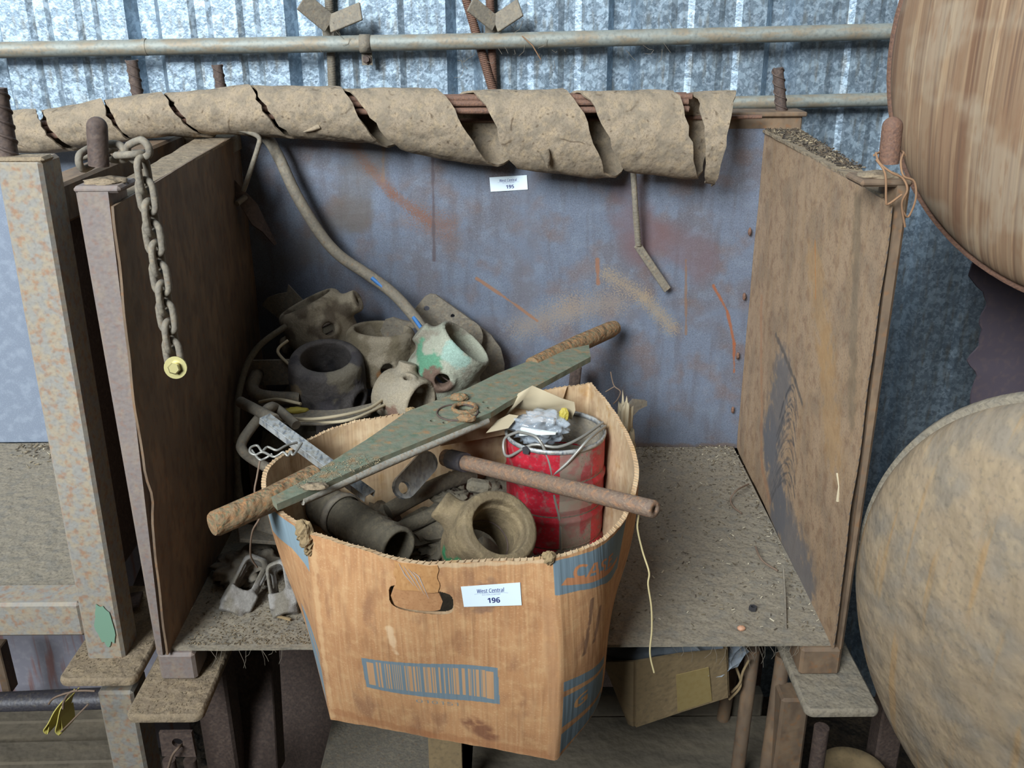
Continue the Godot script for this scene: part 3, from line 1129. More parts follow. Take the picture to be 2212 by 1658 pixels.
func neighbour_bin() -> void:
	var bin := thing("steel_bin", Vector3(-0.95, 0.775, -1.4), "steel bin at the left edge of the picture, its post pale with mottled rust", "storage bin", "rusty steel bins")
	var zf := -1.10
	part(bin, "post", MB.new().bar(Vector3(-0.5685, 0.7605, -1.1) + Vector3(0, 0, -0.026), Vector3(-0.5562, 1.4569, -1.1) + Vector3(0, 0, -0.026), 0.052, 0.052, Vector3(0, 0, 1), 0.004), M.post_paint, "pale square post with rust and a green paint patch")
	part(bin, "paint_patch", patch(Vector3(-0.5604, 0.8297, -1.0985), 0.0125, 0.034, 52), mat("green_paint", null, 0.7, 0.0, 1.0, null, 0.0, c8(112, 142, 120), false), "worn green paint")
	part(bin, "front_beam", MB.new().span(Vector3(-0.8823, 0.8028, -1.11), Vector3(-0.5962, 0.8551, -1.11) + Vector3(0, 0.002, -0.05), 0.004), M.post_paint)
	part(bin, "shelf_plate", MB.new().slab(flat_grid(-1.45, -0.60, -1.118, -1.69, 0.829, 24, 20, 0.004), -0.004), M.grey_dust)
	part(bin, "back_panel", MB.new().span(Vector3(-1.45, 0.83, -1.696), Vector3(-0.60, 1.41, -1.69), 0.001), mat("pale_sheet", grunge(401, c8(120, 128, 142), [["fbm", 0.02, 5, 1, 1, c8(146, 154, 166), 0.5, 0.75, 0.6], ["fbm", 0.2, 2, 1, 1, c8(170, 176, 184), 0.68, 0.8, 0.5]]), 0.6, 0.2, 2.0))
	part(bin, "side_panel", MB.new().span(Vector3(-0.602, 0.82, -1.69), Vector3(-0.598, 1.39, -1.16), 0.001), M.dark_rust)
	part(bin, "top_rail", MB.new().bar(Vector3(-0.585, 1.385, -1.15), Vector3(-0.585, 1.385, -1.70), 0.045, 0.05, Vector3.UP, 0.004), M.brown_steel)
	part(bin, "back_rail", MB.new().span(Vector3(-1.45, 1.39, -1.75), Vector3(-0.545, 1.418, -1.70), 0.003), M.dust)
	part(bin, "top_lip", MB.new().span(Vector3(-0.6183, 1.4523, -1.1) + Vector3(0, 0, -0.03), Vector3(-0.527, 1.4593, -1.1), 0.004), M.dust)
	part(bin, "rebar_pin", rebar(MB.new(), Vector3(-0.5753, 1.4593, -1.12), Vector3(-0.5738, 1.533, -1.12), 0.011), M.dark_rust)
	part(bin, "rebar_pin", rebar(MB.new(), Vector3(-0.6412, 1.4653, -1.722), Vector3(-0.6432, 1.5298, -1.722), 0.0095), M.dark_rust)
	part(bin, "diagonal_brace", MB.new().bar(Vector3(-0.5663, 0.7891, -1.2), Vector3(-0.6519, 0.7001, -1.5), 0.02, 0.006, Vector3.UP, 0.001), M.dark_rust)


# thin worn patch with an uneven outline, facing the viewer's side
func patch(ce: Vector3, rx: float, ry: float, sd: int) -> MB:
	var n := FastNoiseLite.new()
	n.seed = sd
	n.frequency = 0.8
	var pts := PackedVector2Array()
	for k in 28:
		var a := TAU * k / 28.0
		var r := 1.0 + 0.35 * n.get_noise_2d(cos(a) * 2.0, sin(a) * 2.0)
		pts.append(Vector2(cos(a) * rx, sin(a) * ry) * r)
	return MB.new().plate(pts, 0.0006, Transform3D(Basis(), ce))


func lower_racks() -> void:
	# rack under the main bin: stacking plates, legs, lugs
	var rack := thing("lower_rack", Vector3(-0.02, 0.0, -1.2), "dusty lower rack whose stacking plates carry the large bin's posts", "rack")
	for s in [[-0.506, -0.407, "left"], [0.379, 0.476, "right"]]:
		part(rack, "stacking_plate", dusty_plate(s[0], s[1], -0.997, -1.24, 0.762), M.grey_dust if s[0] > 0 else M.dust)
	part(rack, "lug", MB.new().plate(PackedVector2Array([Vector2(-0.023, -0.02), Vector2(0.023, -0.022), Vector2(0.022, 0.02), Vector2(-0.022, 0.02)]), 0.006, Transform3D(Basis(), Vector3(-0.4578, 0.6871, -1.03)), [[Vector2(0.001, 0.003), 0.0075]]), M.dark_rust, "lug plate with a hole")
	for p in [[Vector3(-0.483, 0.6396, -1.05), -0.02], [Vector3(-0.4539, 0.6393, -1.05), -0.02]]:
		part(rack, "leg", MB.new().tube([p[0], Vector3(p[0].x, 0, p[0].z)], 0.009, 10), M.dark_rust)
	part(rack, "leg", MB.new().bar(Vector3(0.4121, 0.6682, -1.15), Vector3(0.4121, 0.6682, -1.15) * Vector3(1, 0, 1), 0.042, 0.042, Vector3(0, 0, 1), 0.004), M.brown_steel)
	part(rack, "leg", MB.new().tube([Vector3(0.443, 0.6432, -1.1), Vector3(0.443, 0.6432, -1.1) * Vector3(1, 0, 1)], 0.011, 12), M.dark_rust)
	part(rack, "leg", MB.new().span(Vector3(-0.49, 0, -1.24), Vector3(-0.44, 0.75, -1.19), 0.004), M.dark_rust)
	part(rack, "back_sheet", MB.new().span(Vector3(-0.66, 0.05, -1.78), Vector3(0.56, 0.79, -1.77), 0.001), M.dark_rust)  # added dark sheet, stands in for the deep shade under the bin
	part(rack, "cross_beam", MB.new().span(Vector3(-0.52, 0.70, -1.72), Vector3(0.5, 0.75, -1.66), 0.004), M.brown_steel)
	for p in [[Vector3(0.3775, 0.6673, -1.25), Vector3(0.3646, 0.5003, -1.22), "rusty round rod leaning under the shelf, nearest the small carton"], [Vector3(0.4025, 0.7077, -1.18), Vector3(0.3874, 0.5097, -1.15), "rusty round rod leaning under the shelf, beside the square leg"], [Vector3(0.3917, 0.5632, -1.4), Vector3(0.3747, 0.4068, -1.38), "dark rod leaning far back behind the small carton"]]:
		var a: Vector3 = p[0]
		var b: Vector3 = p[1]
		var d := (b - a).normalized()
		solo("steel_rod", MB.new().tube([a, a + d * ((a.y - 0.01) / -d.y)], 0.0115, 12), M.brown_steel, p[2], "rod", "rods leaning under the shelf")
	# rack under the left bin
	var low := thing("lower_rack", Vector3(-0.7, 0, -1.2), "lower rack under the left bin with a square leg and dusty stacking plate", "rack")
	part(low, "stacking_plate", dusty_plate(-0.617, -0.512, -1.055, -1.28, 0.774), M.dust)
	var lp := Vector3(-0.5591, 0.7231, -1.09)
	part(low, "leg", MB.new().span(Vector3(lp.x - 0.026, 0, -1.14), Vector3(lp.x + 0.024, lp.y + 0.002, -1.088), 0.004), M.post_paint)
	part(low, "back_panel", MB.new().span(Vector3(-1.4, 0.2, -1.56), Vector3(-0.66, 0.80, -1.554), 0.001), mat("white_drips", grunge(411, c8(132, 128, 136), [["fbm", 0.03, 5, 1, 1, c8(152, 148, 152), 0.5, 0.75, 0.6], ["fbm", 0.03, 4, 1, 12, c8(132, 84, 74), 0.66, 0.78, 0.7]]), 0.7, 0.1, 2.0))
	part(low, "black_pipe", MB.new().tube([Vector3(-1.0693, 0.4713, -1.36), Vector3(-0.6997, 0.4879, -1.36)], 0.02, 16), M.black_iron, "black pipe with screw holes")
	part(low, "upright", MB.new().span(Vector3(-0.9557, 0.5282, -1.45), Vector3(-0.9396, 0.4234, -1.45) + Vector3(0, 0, -0.03), 0.002), M.brown_steel)
	var bd1 := MB.new().block((Vector3(-1.0348, 0.4512, -1.32) + Vector3(-0.702, 0.468, -1.32)) * 0.5, Vector3(0.42, 0.05, 0.03), 0.003, Basis(Vector3(0, 0, 1), 0.02))
	solo("plank", bd1, M.plywood, "grey dusty plank on edge below the black pipe at left", "plank", "dusty planks under the bins")
	var bd2 := MB.new().block((Vector3(-0.974, 0.4658, -1.22) + Vector3(-0.6586, 0.4819, -1.22)) * 0.5, Vector3(0.42, 0.05, 0.05), 0.003, Basis(Vector3(0, 0, 1), 0.02))
	solo("plank", bd2, M.plywood, "grey dusty plank lowest at the bottom left corner", "plank", "dusty planks under the bins")
	solo("bent_pipe", MB.new().tube(smooth_path([Vector3(-0.813, 0.4101, -1.36), Vector3(-0.8143, 0.4114, -1.33), Vector3(-0.8176, 0.4084, -1.3)]), 0.011, 12), M.hose, "short dusty pipe end poking out between the two planks", "pipe")
	# planks and panels under the main bin
	solo("plank", MB.new().block(Vector3(0.17, 0.40, -1.28), Vector3(0.62, 0.03, 0.22), 0.003), M.plywood, "wide dusty board lying below the box at lower right", "plank", "dusty planks under the bins")
	solo("plank", MB.new().block(Vector3(0.2627, 0.4209, -1.42) + Vector3(0.02, 0, 0), Vector3(0.34, 0.05, 0.03), 0.003), M.plywood, "narrow dusty board behind the small carton", "plank", "dusty planks under the bins")
	solo("plank", MB.new().block(Vector3(-0.2, 0.40, -1.30), Vector3(0.26, 0.03, 0.2), 0.003), M.dusty_steel, "dim dusty board under the box at lower left", "plank", "dusty planks under the bins")
	solo("card_strip", MB.new().block(Vector3(-0.108, 0.5141, -1.17), Vector3(0.052, 0.11, 0.006), 0.001, Basis(Vector3(1, 0, 0), -0.1)), M.old_carton, "pale upright strip of card below the box", "card")
	solo("brown_sheet", MB.new().bar(Vector3(-0.429, 0.6371, -1.3), Vector3(-0.4237, 0.4412, -1.24), 0.075, 0.05, Vector3(0, 0, 1), 0.002), M.dark_rust, "dark brown upright panel under the shelf left of the box", "panel")
	solo("brown_sheet", MB.new().bar(Vector3(-0.4439, 0.4057, -1.62), Vector3(-0.4435, 0.1456, -1.55), 0.2, 0.02, Vector3(0, 0, 1), 0.002), M.dark_rust, "shadowed brown panel far back under the shelf", "panel")
	# small dusty carton
	var ct := thing("small_carton", Vector3(0.24, 0.5, -1.25), "small dusty cardboard carton with a yellow tape patch under the shelf", "carton")
	var A := Vector3(0.1357, 0.7079, -1.17)
	var B := Vector3(0.1735, 0.7403, -1.13)
	var C := Vector3(0.3142, 0.7211, -1.18)
	var A2 := Vector3(0.1758, 0.5998, -1.16)
	var B2 := Vector3(0.1814, 0.605, -1.15)
	var C2 := Vector3(0.3291, 0.6172, -1.2)
	var mid := Vector3(0.2394, 0.7392, -1.155)
	var mid2 := Vector3(0.2511, 0.615, -1.17)
	var back := Vector3(0.0, 0.01, -0.16)
	part(ct, "front_wall", MB.new().slab([[B, B2], [mid + Vector3(0, -0.006, 0), mid2], [C, C2]], -0.004), M.old_carton)
	part(ct, "side_wall", MB.new().slab([[A + back, A2 + back], [A, A2], [B, B2]], -0.004), M.old_carton)
	part(ct, "side_wall", MB.new().slab([[C, C2], [C + back, C2 + back]], -0.004), M.old_carton)
	part(ct, "base", MB.new().slab([[A2 + back, A2], [B2, B2 + Vector3(0.002, 0, 0)], [C2 + back, C2]], 0.004), M.old_carton)
	part(ct, "tape_patch", MB.new().slab([[mid.lerp(B, 0.12).lerp(mid2, 0.36) + Vector3(0, 0, 0.0045), mid2.lerp(B2, 0.06) + Vector3(0, 0.004, 0.0045)], [mid.lerp(C, 0.62).lerp(mid2.lerp(C2, 0.62), 0.3) + Vector3(0, 0, 0.0045), mid2.lerp(C2, 0.66) + Vector3(0, 0.004, 0.0045)]], -0.001), mat("old_tape", grunge(421, c8(160, 138, 90), [["fbm", 0.03, 5, 1, 1, c8(152, 128, 78), 0.5, 0.75, 0.7]]), 0.7, 0.0, 3.0), "yellowed tape")
	solo("film_scrap", crumple(Vector3(0.2368, 0.6856, -1.23), Vector3(0.10, 0.03, 0.05), 61, 0.5), M.clear_film, "shiny clear film stuffed in the small carton", "plastic film")
	solo("dark_lump", lump(Vector3(0.1888, 0.6591, -1.24), Vector3(0.05, 0.02, 0.05), 62), M.dark_part, "black rubber piece inside the small carton", "scrap")


# thick plate with rounded corners and a soft, uneven top edge
func dusty_plate(xa: float, xb: float, za: float, zb: float, y: float) -> MB:
	var mb := MB.new()
	var hx := (xb - xa) / 2.0
	var hz := absf(zb - za) / 2.0
	var ce := Vector3((xa + xb) / 2.0, y, (za + zb) / 2.0)
	var n := FastNoiseLite.new()
	n.seed = int(absf(xa) * 1000.0)
	n.frequency = 40.0
	var loop := func(inset: float, dy: float) -> Array:
		var pts := []
		var r := 0.012 - inset
		for q in [[1, 1], [-1, 1], [-1, -1], [1, -1]]:
			var a0 := atan2(float(q[1]), float(q[0])) - PI / 4.0
			for k in 9:
				var a := a0 + PI / 2.0 * k / 8.0
				var p := ce + Vector3(q[0] * (hx - 0.012) + cos(a) * r, dy, q[1] * (hz - 0.012) + sin(a) * r)
				pts.append(p + Vector3(0, n.get_noise_2d(p.x, p.z) * 0.0012, 0))
		return pts
	var rings := [loop.call(0.0, -0.011), loop.call(-0.0008, -0.006), loop.call(0.0004, -0.002), loop.call(0.003, 0.0)]
	for i in 3:
		var A: Array = rings[i]
		var B: Array = rings[i + 1]
		for k in A.size():
			var k2 := (k + 1) % A.size()
			mb.quad(A[k], A[k2], B[k2], B[k], 1)
	for e in [rings[0], rings[3]]:
		for k in e.size():
			mb.tri(e[k], e[(k + 1) % e.size()], Vector3(ce.x, e[0].y, ce.z), 2)
	return mb


# crumpled sheet: a flattened ball with sharp folds
func crumple(ce: Vector3, r: Vector3, sd: int, amount := 0.6, seg := 14) -> MB:
	var n := FastNoiseLite.new()
	n.seed = sd
	n.frequency = 1.3
	n.fractal_type = FastNoiseLite.FRACTAL_RIDGED
	n.fractal_octaves = 3
	var P := []
	for i in seg * 2 + 1:
		var row := []
		for j in seg + 1:
			var a := TAU * (i % (seg * 2)) / (seg * 2.0)
			var b := PI * j / seg
			var q := Vector3(sin(b) * cos(a), cos(b), sin(b) * sin(a))
			q *= 1.0 + amount * n.get_noise_3dv(q * 1.5)
			row.append(ce + q * r)
		P.append(row)
	return MB.new().sheet(P, -1)


# unseen rack behind the viewer, placed to shade the ground under the bins
func unseen_rack() -> void:
	var r := thing("unseen_shading_rack", Vector3(-0.7, 0, 0.62), "unseen rack behind the viewer, placed to shade the ground under the bins", "rack")
	for x in [-2.1, -0.95, 0.2]:
		for z in [0.5, 0.76]:
			part(r, "post", MB.new().span(Vector3(x - 0.02, 0, z - 0.02), Vector3(x + 0.02, 1.75, z + 0.02), 0.003), M.dark_rust)
	for y in [0.3, 0.8, 1.3, 1.73]:
		part(r, "shelf", MB.new().span(Vector3(-2.12, y, 0.48), Vector3(0.22, y + 0.02, 0.78), 0.002), M.brown_steel)
	part(r, "back_panel", MB.new().span(Vector3(-2.12, 0.05, 0.78), Vector3(0.22, 1.75, 0.785), 0.001), M.brown_steel)


# dished drum head with rim and body; n_dir is where the head faces
func tanks() -> void:
	for k in 2:
		var W := 1024
		var cv: Canvas
		if k == 0:
			cv = Canvas.new(W, W, c8(132, 107, 83))
			cv.layer(noise_bytes("fbm", W, W, 0.02, 4, 501, 1, 128), c8(100, 70, 50), 0.42, 0.75, 0.75)
			cv.layer(noise_bytes("fbm", W, W, 0.05, 4, 502, 1, 128), c8(168, 140, 108), 0.48, 0.8, 0.6)
			cv.layer(noise_bytes("fbm", W, W, 0.012, 4, 503, 1, 64), c8(122, 90, 66), 0.5, 0.8, 0.5)
			cv.layer(noise_bytes("fbm", W, W, 0.14, 3, 504, 1, 128), c8(84, 62, 50), 0.55, 0.85, 0.5)
			cv.layer(noise_bytes("fbm", W, W, 0.004, 4, 505), c8(156, 142, 122), 0.45, 0.75, 0.5)
			cv.layer(noise_bytes("fbm", W, W, 0.08, 4, 506, 1, 6), c8(120, 88, 64), 0.55, 0.85, 0.4)
		else:
			cv = Canvas.new(W, W, c8(146, 126, 101))
			cv.layer(noise_bytes("fbm", W, W, 0.006, 5, 511), c8(124, 114, 102), 0.35, 0.8, 0.7)
			cv.layer(noise_bytes("fbm", W, W, 0.02, 5, 512), c8(160, 138, 108), 0.45, 0.85, 0.5)
			cv.layer(noise_bytes("fbm", W, W, 0.06, 4, 513), c8(104, 94, 82), 0.55, 0.9, 0.4)
			cv.layer(noise_bytes("fbm", W, W, 0.02, 4, 514, 1, 12), c8(170, 122, 66), 0.6, 0.85, 0.35)
		var m := mat("drum_head_%d" % k, cv.tex(), 0.85, 0.0, 1.0, height_tex("fbm", 0.04, 4, 515, 1, 32) if k == 0 else T.lumpy, 0.12 if k == 0 else 0.35, Color.WHITE, false)
		var ce := Vector3(0.708, 1.557, -1.144) if k == 0 else Vector3(0.604, 0.955, -0.823)
		var R := 0.2975 if k == 0 else 0.30
		var b := 0.077 if k == 0 else 0.09
		var yaw := 0.69 if k == 0 else 0.5165
		var ax := Vector3(-cos(yaw), 0, sin(yaw))
		var t := thing("steel_drum", Vector3(ce.x, ce.y - R, ce.z) - ax * 0.3, ["rust-streaked steel drum lying on its side at upper right", "dust-covered steel drum lying on its side at lower right"][k], "drum", "steel drums stacked beside the bin")
		var fr := Transform3D(Basis(ax.cross(Vector3.UP).normalized(), Vector3.UP, -ax).orthonormalized(), ce)
		var nz := FastNoiseLite.new()
		nz.seed = 71 + k
		nz.frequency = 9.0
		nz.fractal_octaves = 4
		var mb := MB.new()
		var P := []
		for i in 97:
			var row := []
			for j in 34:
				var a := TAU * (i % 96) / 96.0
				var rr := sin(PI / 2.0 * j / 33.0)
				var q := Vector3(cos(a) * rr * (R - 0.004), sin(a) * rr * (R - 0.004), -b * sqrt(maxf(0.0, 1.0 - rr * rr)))
				if k == 1:
					q += Vector3(0, 0, nz.get_noise_3dv(q) * 0.006 * (1.0 - rr * rr))
				row.append(fr * q)
			P.append(row)
		# UV: flat across the head, so that runs fall straight down
		for i in 96:
			for j in 33:
				var uv := func(p: Vector3) -> Vector2:
					var l := fr.affine_inverse() * p
					return Vector2(l.x / (2.2 * R) + 0.5, 0.5 - l.y / (2.2 * R))
				var p0: Vector3 = P[i][j]
				var p1: Vector3 = P[i + 1][j]
				var p2: Vector3 = P[i + 1][j + 1]
				var p3: Vector3 = P[i][j + 1]
				mb.quad(p0, p1, p2, p3, 1, uv.call(p0), uv.call(p1), uv.call(p2), uv.call(p3))
		part(t, "drum_head", mb, m)
		var back := fr * Transform3D(Basis(Vector3.RIGHT, PI / 2.0), Vector3.ZERO)
		part(t, "rim", MB.new().lathe([Vector2(R - 0.008, -0.004), Vector2(R + 0.002, -0.006), Vector2(R + 0.006, 0.004), Vector2(R + 0.003, 0.014), Vector2(R - 0.006, 0.012)], back, 96), M.rust if k == 0 else M.grey_dust)
		part(t, "body", MB.new().lathe([Vector2(R - 0.002, 0.006), Vector2(R - 0.002, 0.2), Vector2(R + 0.006, 0.21), Vector2(R - 0.002, 0.22), Vector2(R - 0.002, 0.42), Vector2(R + 0.006, 0.43), Vector2(R - 0.002, 0.44), Vector2(R - 0.002, 0.64), Vector2(0.0, 0.64)], back, 64), M.brown_steel)
	# bench that carries the lower drum, out of the picture below it
	var st := thing("drum_stand", Vector3(0.95, 0, -1.0), "low steel stand under the dust-covered drum", "stand")
	part(st, "top", MB.new().span(Vector3(0.58, 0.60, -1.3), Vector3(1.5, 0.655, -0.9), 0.004), M.dark_rust)
	for x in [0.62, 1.44]:
		for z in [-1.27, -0.93]:
			part(st, "leg", MB.new().span(Vector3(x - 0.02, 0, z - 0.02), Vector3(x + 0.02, 0.602, z + 0.02), 0.003), M.dark_rust)
	solo("torn_sheet", MB.new().slab(torn(Vector3(0.7361, 1.1934, -1.45), Vector3(0.7649, 1.0016, -1.45), 0.55), 0.003), M.dark_sheet if M.has("dark_sheet") else mat("dark_sheet", grunge(431, c8(82, 72, 80), [["fbm", 0.03, 5, 1, 1, c8(102, 86, 84), 0.5, 0.75, 0.6]]), 0.7, 0.1, 2.0), "dark purplish steel sheet with a torn edge between the two drums", "sheet metal")


func torn(a: Vector3, b: Vector3, width: float) -> Array:
	var n := FastNoiseLite.new()
	n.seed = 9
	n.frequency = 12.0
	n.fractal_octaves = 4
	var P := []
	for i in 8:
		var row := []
		for j in 40:
			var p := (a + (a - b) * 0.3).lerp(b + (b - a) * 0.5, j / 39.0)
			row.append(p + Vector3(width * i / 7.0 + (n.get_noise_1d(p.y) * 0.03 if i == 0 else 0.0), 0, -0.1 * i / 7.0))
		P.append(row)
	return P


func belt_bundle() -> void:
	# strip of old conveyor belting wound round a bundle of rods that lies along the back of the bin
	var zc := -1.622
	# left edge of each turn where it passes over the top, and the right edge there
	var xl := [Vector3(-0.895, 1.414, -1.622), Vector3(-0.7615, 1.4536, -1.622), Vector3(-0.6586, 1.4674, -1.622), Vector3(-0.5589, 1.479, -1.622), Vector3(-0.4192, 1.4909, -1.622), Vector3(-0.2701, 1.479, -1.622), Vector3(-0.0625, 1.4774, -1.622), Vector3(0.1082, 1.4812, -1.622), Vector3(0.2983, 1.4711, -1.622)]
	var xr := [Vector3(-0.773, 1.413, -1.622), Vector3(-0.664, 1.4529, -1.622), Vector3(-0.5652, 1.4667, -1.622), Vector3(-0.4251, 1.478, -1.622), Vector3(-0.2768, 1.4899, -1.622), Vector3(-0.1242, 1.4779, -1.622), Vector3(0.0865, 1.4763, -1.622), Vector3(0.2639, 1.48, -1.622), Vector3(0.3699, 1.4706, -1.622)]
	# middle height and half height of the winding at each turn
	var mid := [Vector3(-0.8404, 1.4195, -1.622).y, Vector3(-0.767, 1.4242, -1.622).y, Vector3(-0.663, 1.4404, -1.622).y, Vector3(-0.563, 1.4499, -1.622).y, Vector3(-0.423, 1.4562, -1.622).y, Vector3(-0.2723, 1.4477, -1.622).y, Vector3(-0.0637, 1.4269, -1.622).y, Vector3(0.1093, 1.4182, -1.622).y, Vector3(0.2954, 1.4078, -1.622).y]
	var rad := [0.034, 0.034, 0.033, 0.034, 0.038, 0.042, 0.058, 0.065, 0.071]
	var n := FastNoiseLite.new()
	n.seed = 15
	n.frequency = 11.0
	n.fractal_octaves = 3
	var P := []
	var per := 30
	var turns := 8
	var last := turns * per + 15
	for i in last + 1:
		var ph := float(i) / per
		var k := mini(int(ph), 8)
		var k2 := mini(k + 1, 8)
		var f := ph - k
		var stepl: float = xl[k2].x - xl[k].x if k < 8 else 0.06
		var a: float = xl[k].x + stepl * f
		var b: float = lerpf(xr[k].x, xr[k2].x, f) if k < 8 else xr[8].x + 0.01 * f
		if k == 8:
			b = lerpf(xr[8].x, a + 0.012, f * 2.0)
		var row := []
		var th := TAU * f
		for j in 13:
			var v := j / 12.0
			var x := lerpf(a, b, v)
			var kk := clampf((x - xl[0].x) / (xl[8].x - xl[0].x) * 8.0, 0.0, 7.999)
			# find the winding's size at this x
			var s := 0
			while s < 7 and x > xl[s + 1].x:
				s += 1
			var g := clampf((x - xl[s].x) / (xl[s + 1].x - xl[s].x), 0.0, 1.0)
			var ym := lerpf(mid[s], mid[s + 1], g)
			var r := lerpf(rad[s], rad[s + 1], g)
			var edge := n.get_noise_2d(i * 0.05, 3.0 if j == 0 else 9.0) * 0.006 if (j == 0 or j == 12) else 0.0
			var w := n.get_noise_3d(x, th * 0.1, k * 2.0) * 0.004 + 0.003 * v
			var loose := 1.0 if x > -0.25 else 0.0
			var sag := (0.006 * sin(ph * 2.3) if loose > 0.0 else 0.0)
			row.append(Vector3(x + edge, ym + cos(th) * (r + w) - (sag if cos(th) < 0.0 else 0.0), zc + sin(th) * (minf(r, 0.046) + w)))
		P.append(row)
	var belt := thing("wound_belt", Vector3(-0.1, 1.41, zc), "strip of cracked tan belting wound in a spiral round the rods on top", "belt")
	part(belt, "belt_strip", MB.new().slab(P, -0.0035), M.belting)
	for t in [[Vector3(0.0543, 1.3951, -1.572), Vector3(0.0606, 1.3673, -1.575), 0.012], [Vector3(-0.6012, 1.4074, -1.588), Vector3(-0.5884, 1.4029, -1.588), 0.006], [Vector3(-0.306, 1.4347, -1.585), Vector3(-0.3329, 1.4254, -1.585), 0.006]]:
		part(belt, "torn_tag", MB.new().tube([t[0], t[0].lerp(t[1], 0.5) + Vector3(0.002, 0, 0.002), t[1]], [t[2] * 0.8, t[2] * 0.6, t[2] * 0.1], 6), M.belting)
	# the rods inside: their ends show at the right
	var k := 0
	for q in [[0.0, 0.0], [0.011, 0.003], [-0.011, 0.002], [0.005, -0.0095], [-0.0055, -0.0098], [0.0055, 0.0105], [-0.006, 0.011], [0.0165, -0.008], [-0.017, -0.008]]:
		var e := Vector3(0.2966, 1.4624, -1.622) + Vector3(rng.randf_range(-0.015, 0.0), 0, 0)
		var a := Vector3(-0.8172, 1.4208, -1.622)
		var o := Vector3(0, q[1], q[0])
		solo("steel_rod", MB.new().tube([a + o, Vector3(-0.5161, 1.4496, -1.622) + o, Vector3(-0.2426, 1.4621, -1.622) + o, e + o], 0.0053, 8), M.rust, "thin rusty rod in the bundle inside the wound belt", "rod", "rods in the belt bundle")
		k += 1
	solo("long_rod", MB.new().tube([Vector3(-0.1567, 1.4322, -1.66), Vector3(0.4223, 1.4353, -1.66)], 0.0035, 8), M.rust, "single thin rod running out past the belt's right end", "rod")
	solo("amber_bead", lump(Vector3(-0.3066, 1.4248, -1.6), Vector3(0.0065, 0.006, 0.0065), 81, 0.15), M.amber, "small amber bead under the belt beside the bent pipe, left one", "bead", "amber beads")
	solo("amber_bead", lump(Vector3(-0.2945, 1.4255, -1.6), Vector3(0.005, 0.0048, 0.005), 82, 0.15), M.amber, "smaller pale amber bead under the belt, right one", "bead", "amber beads")


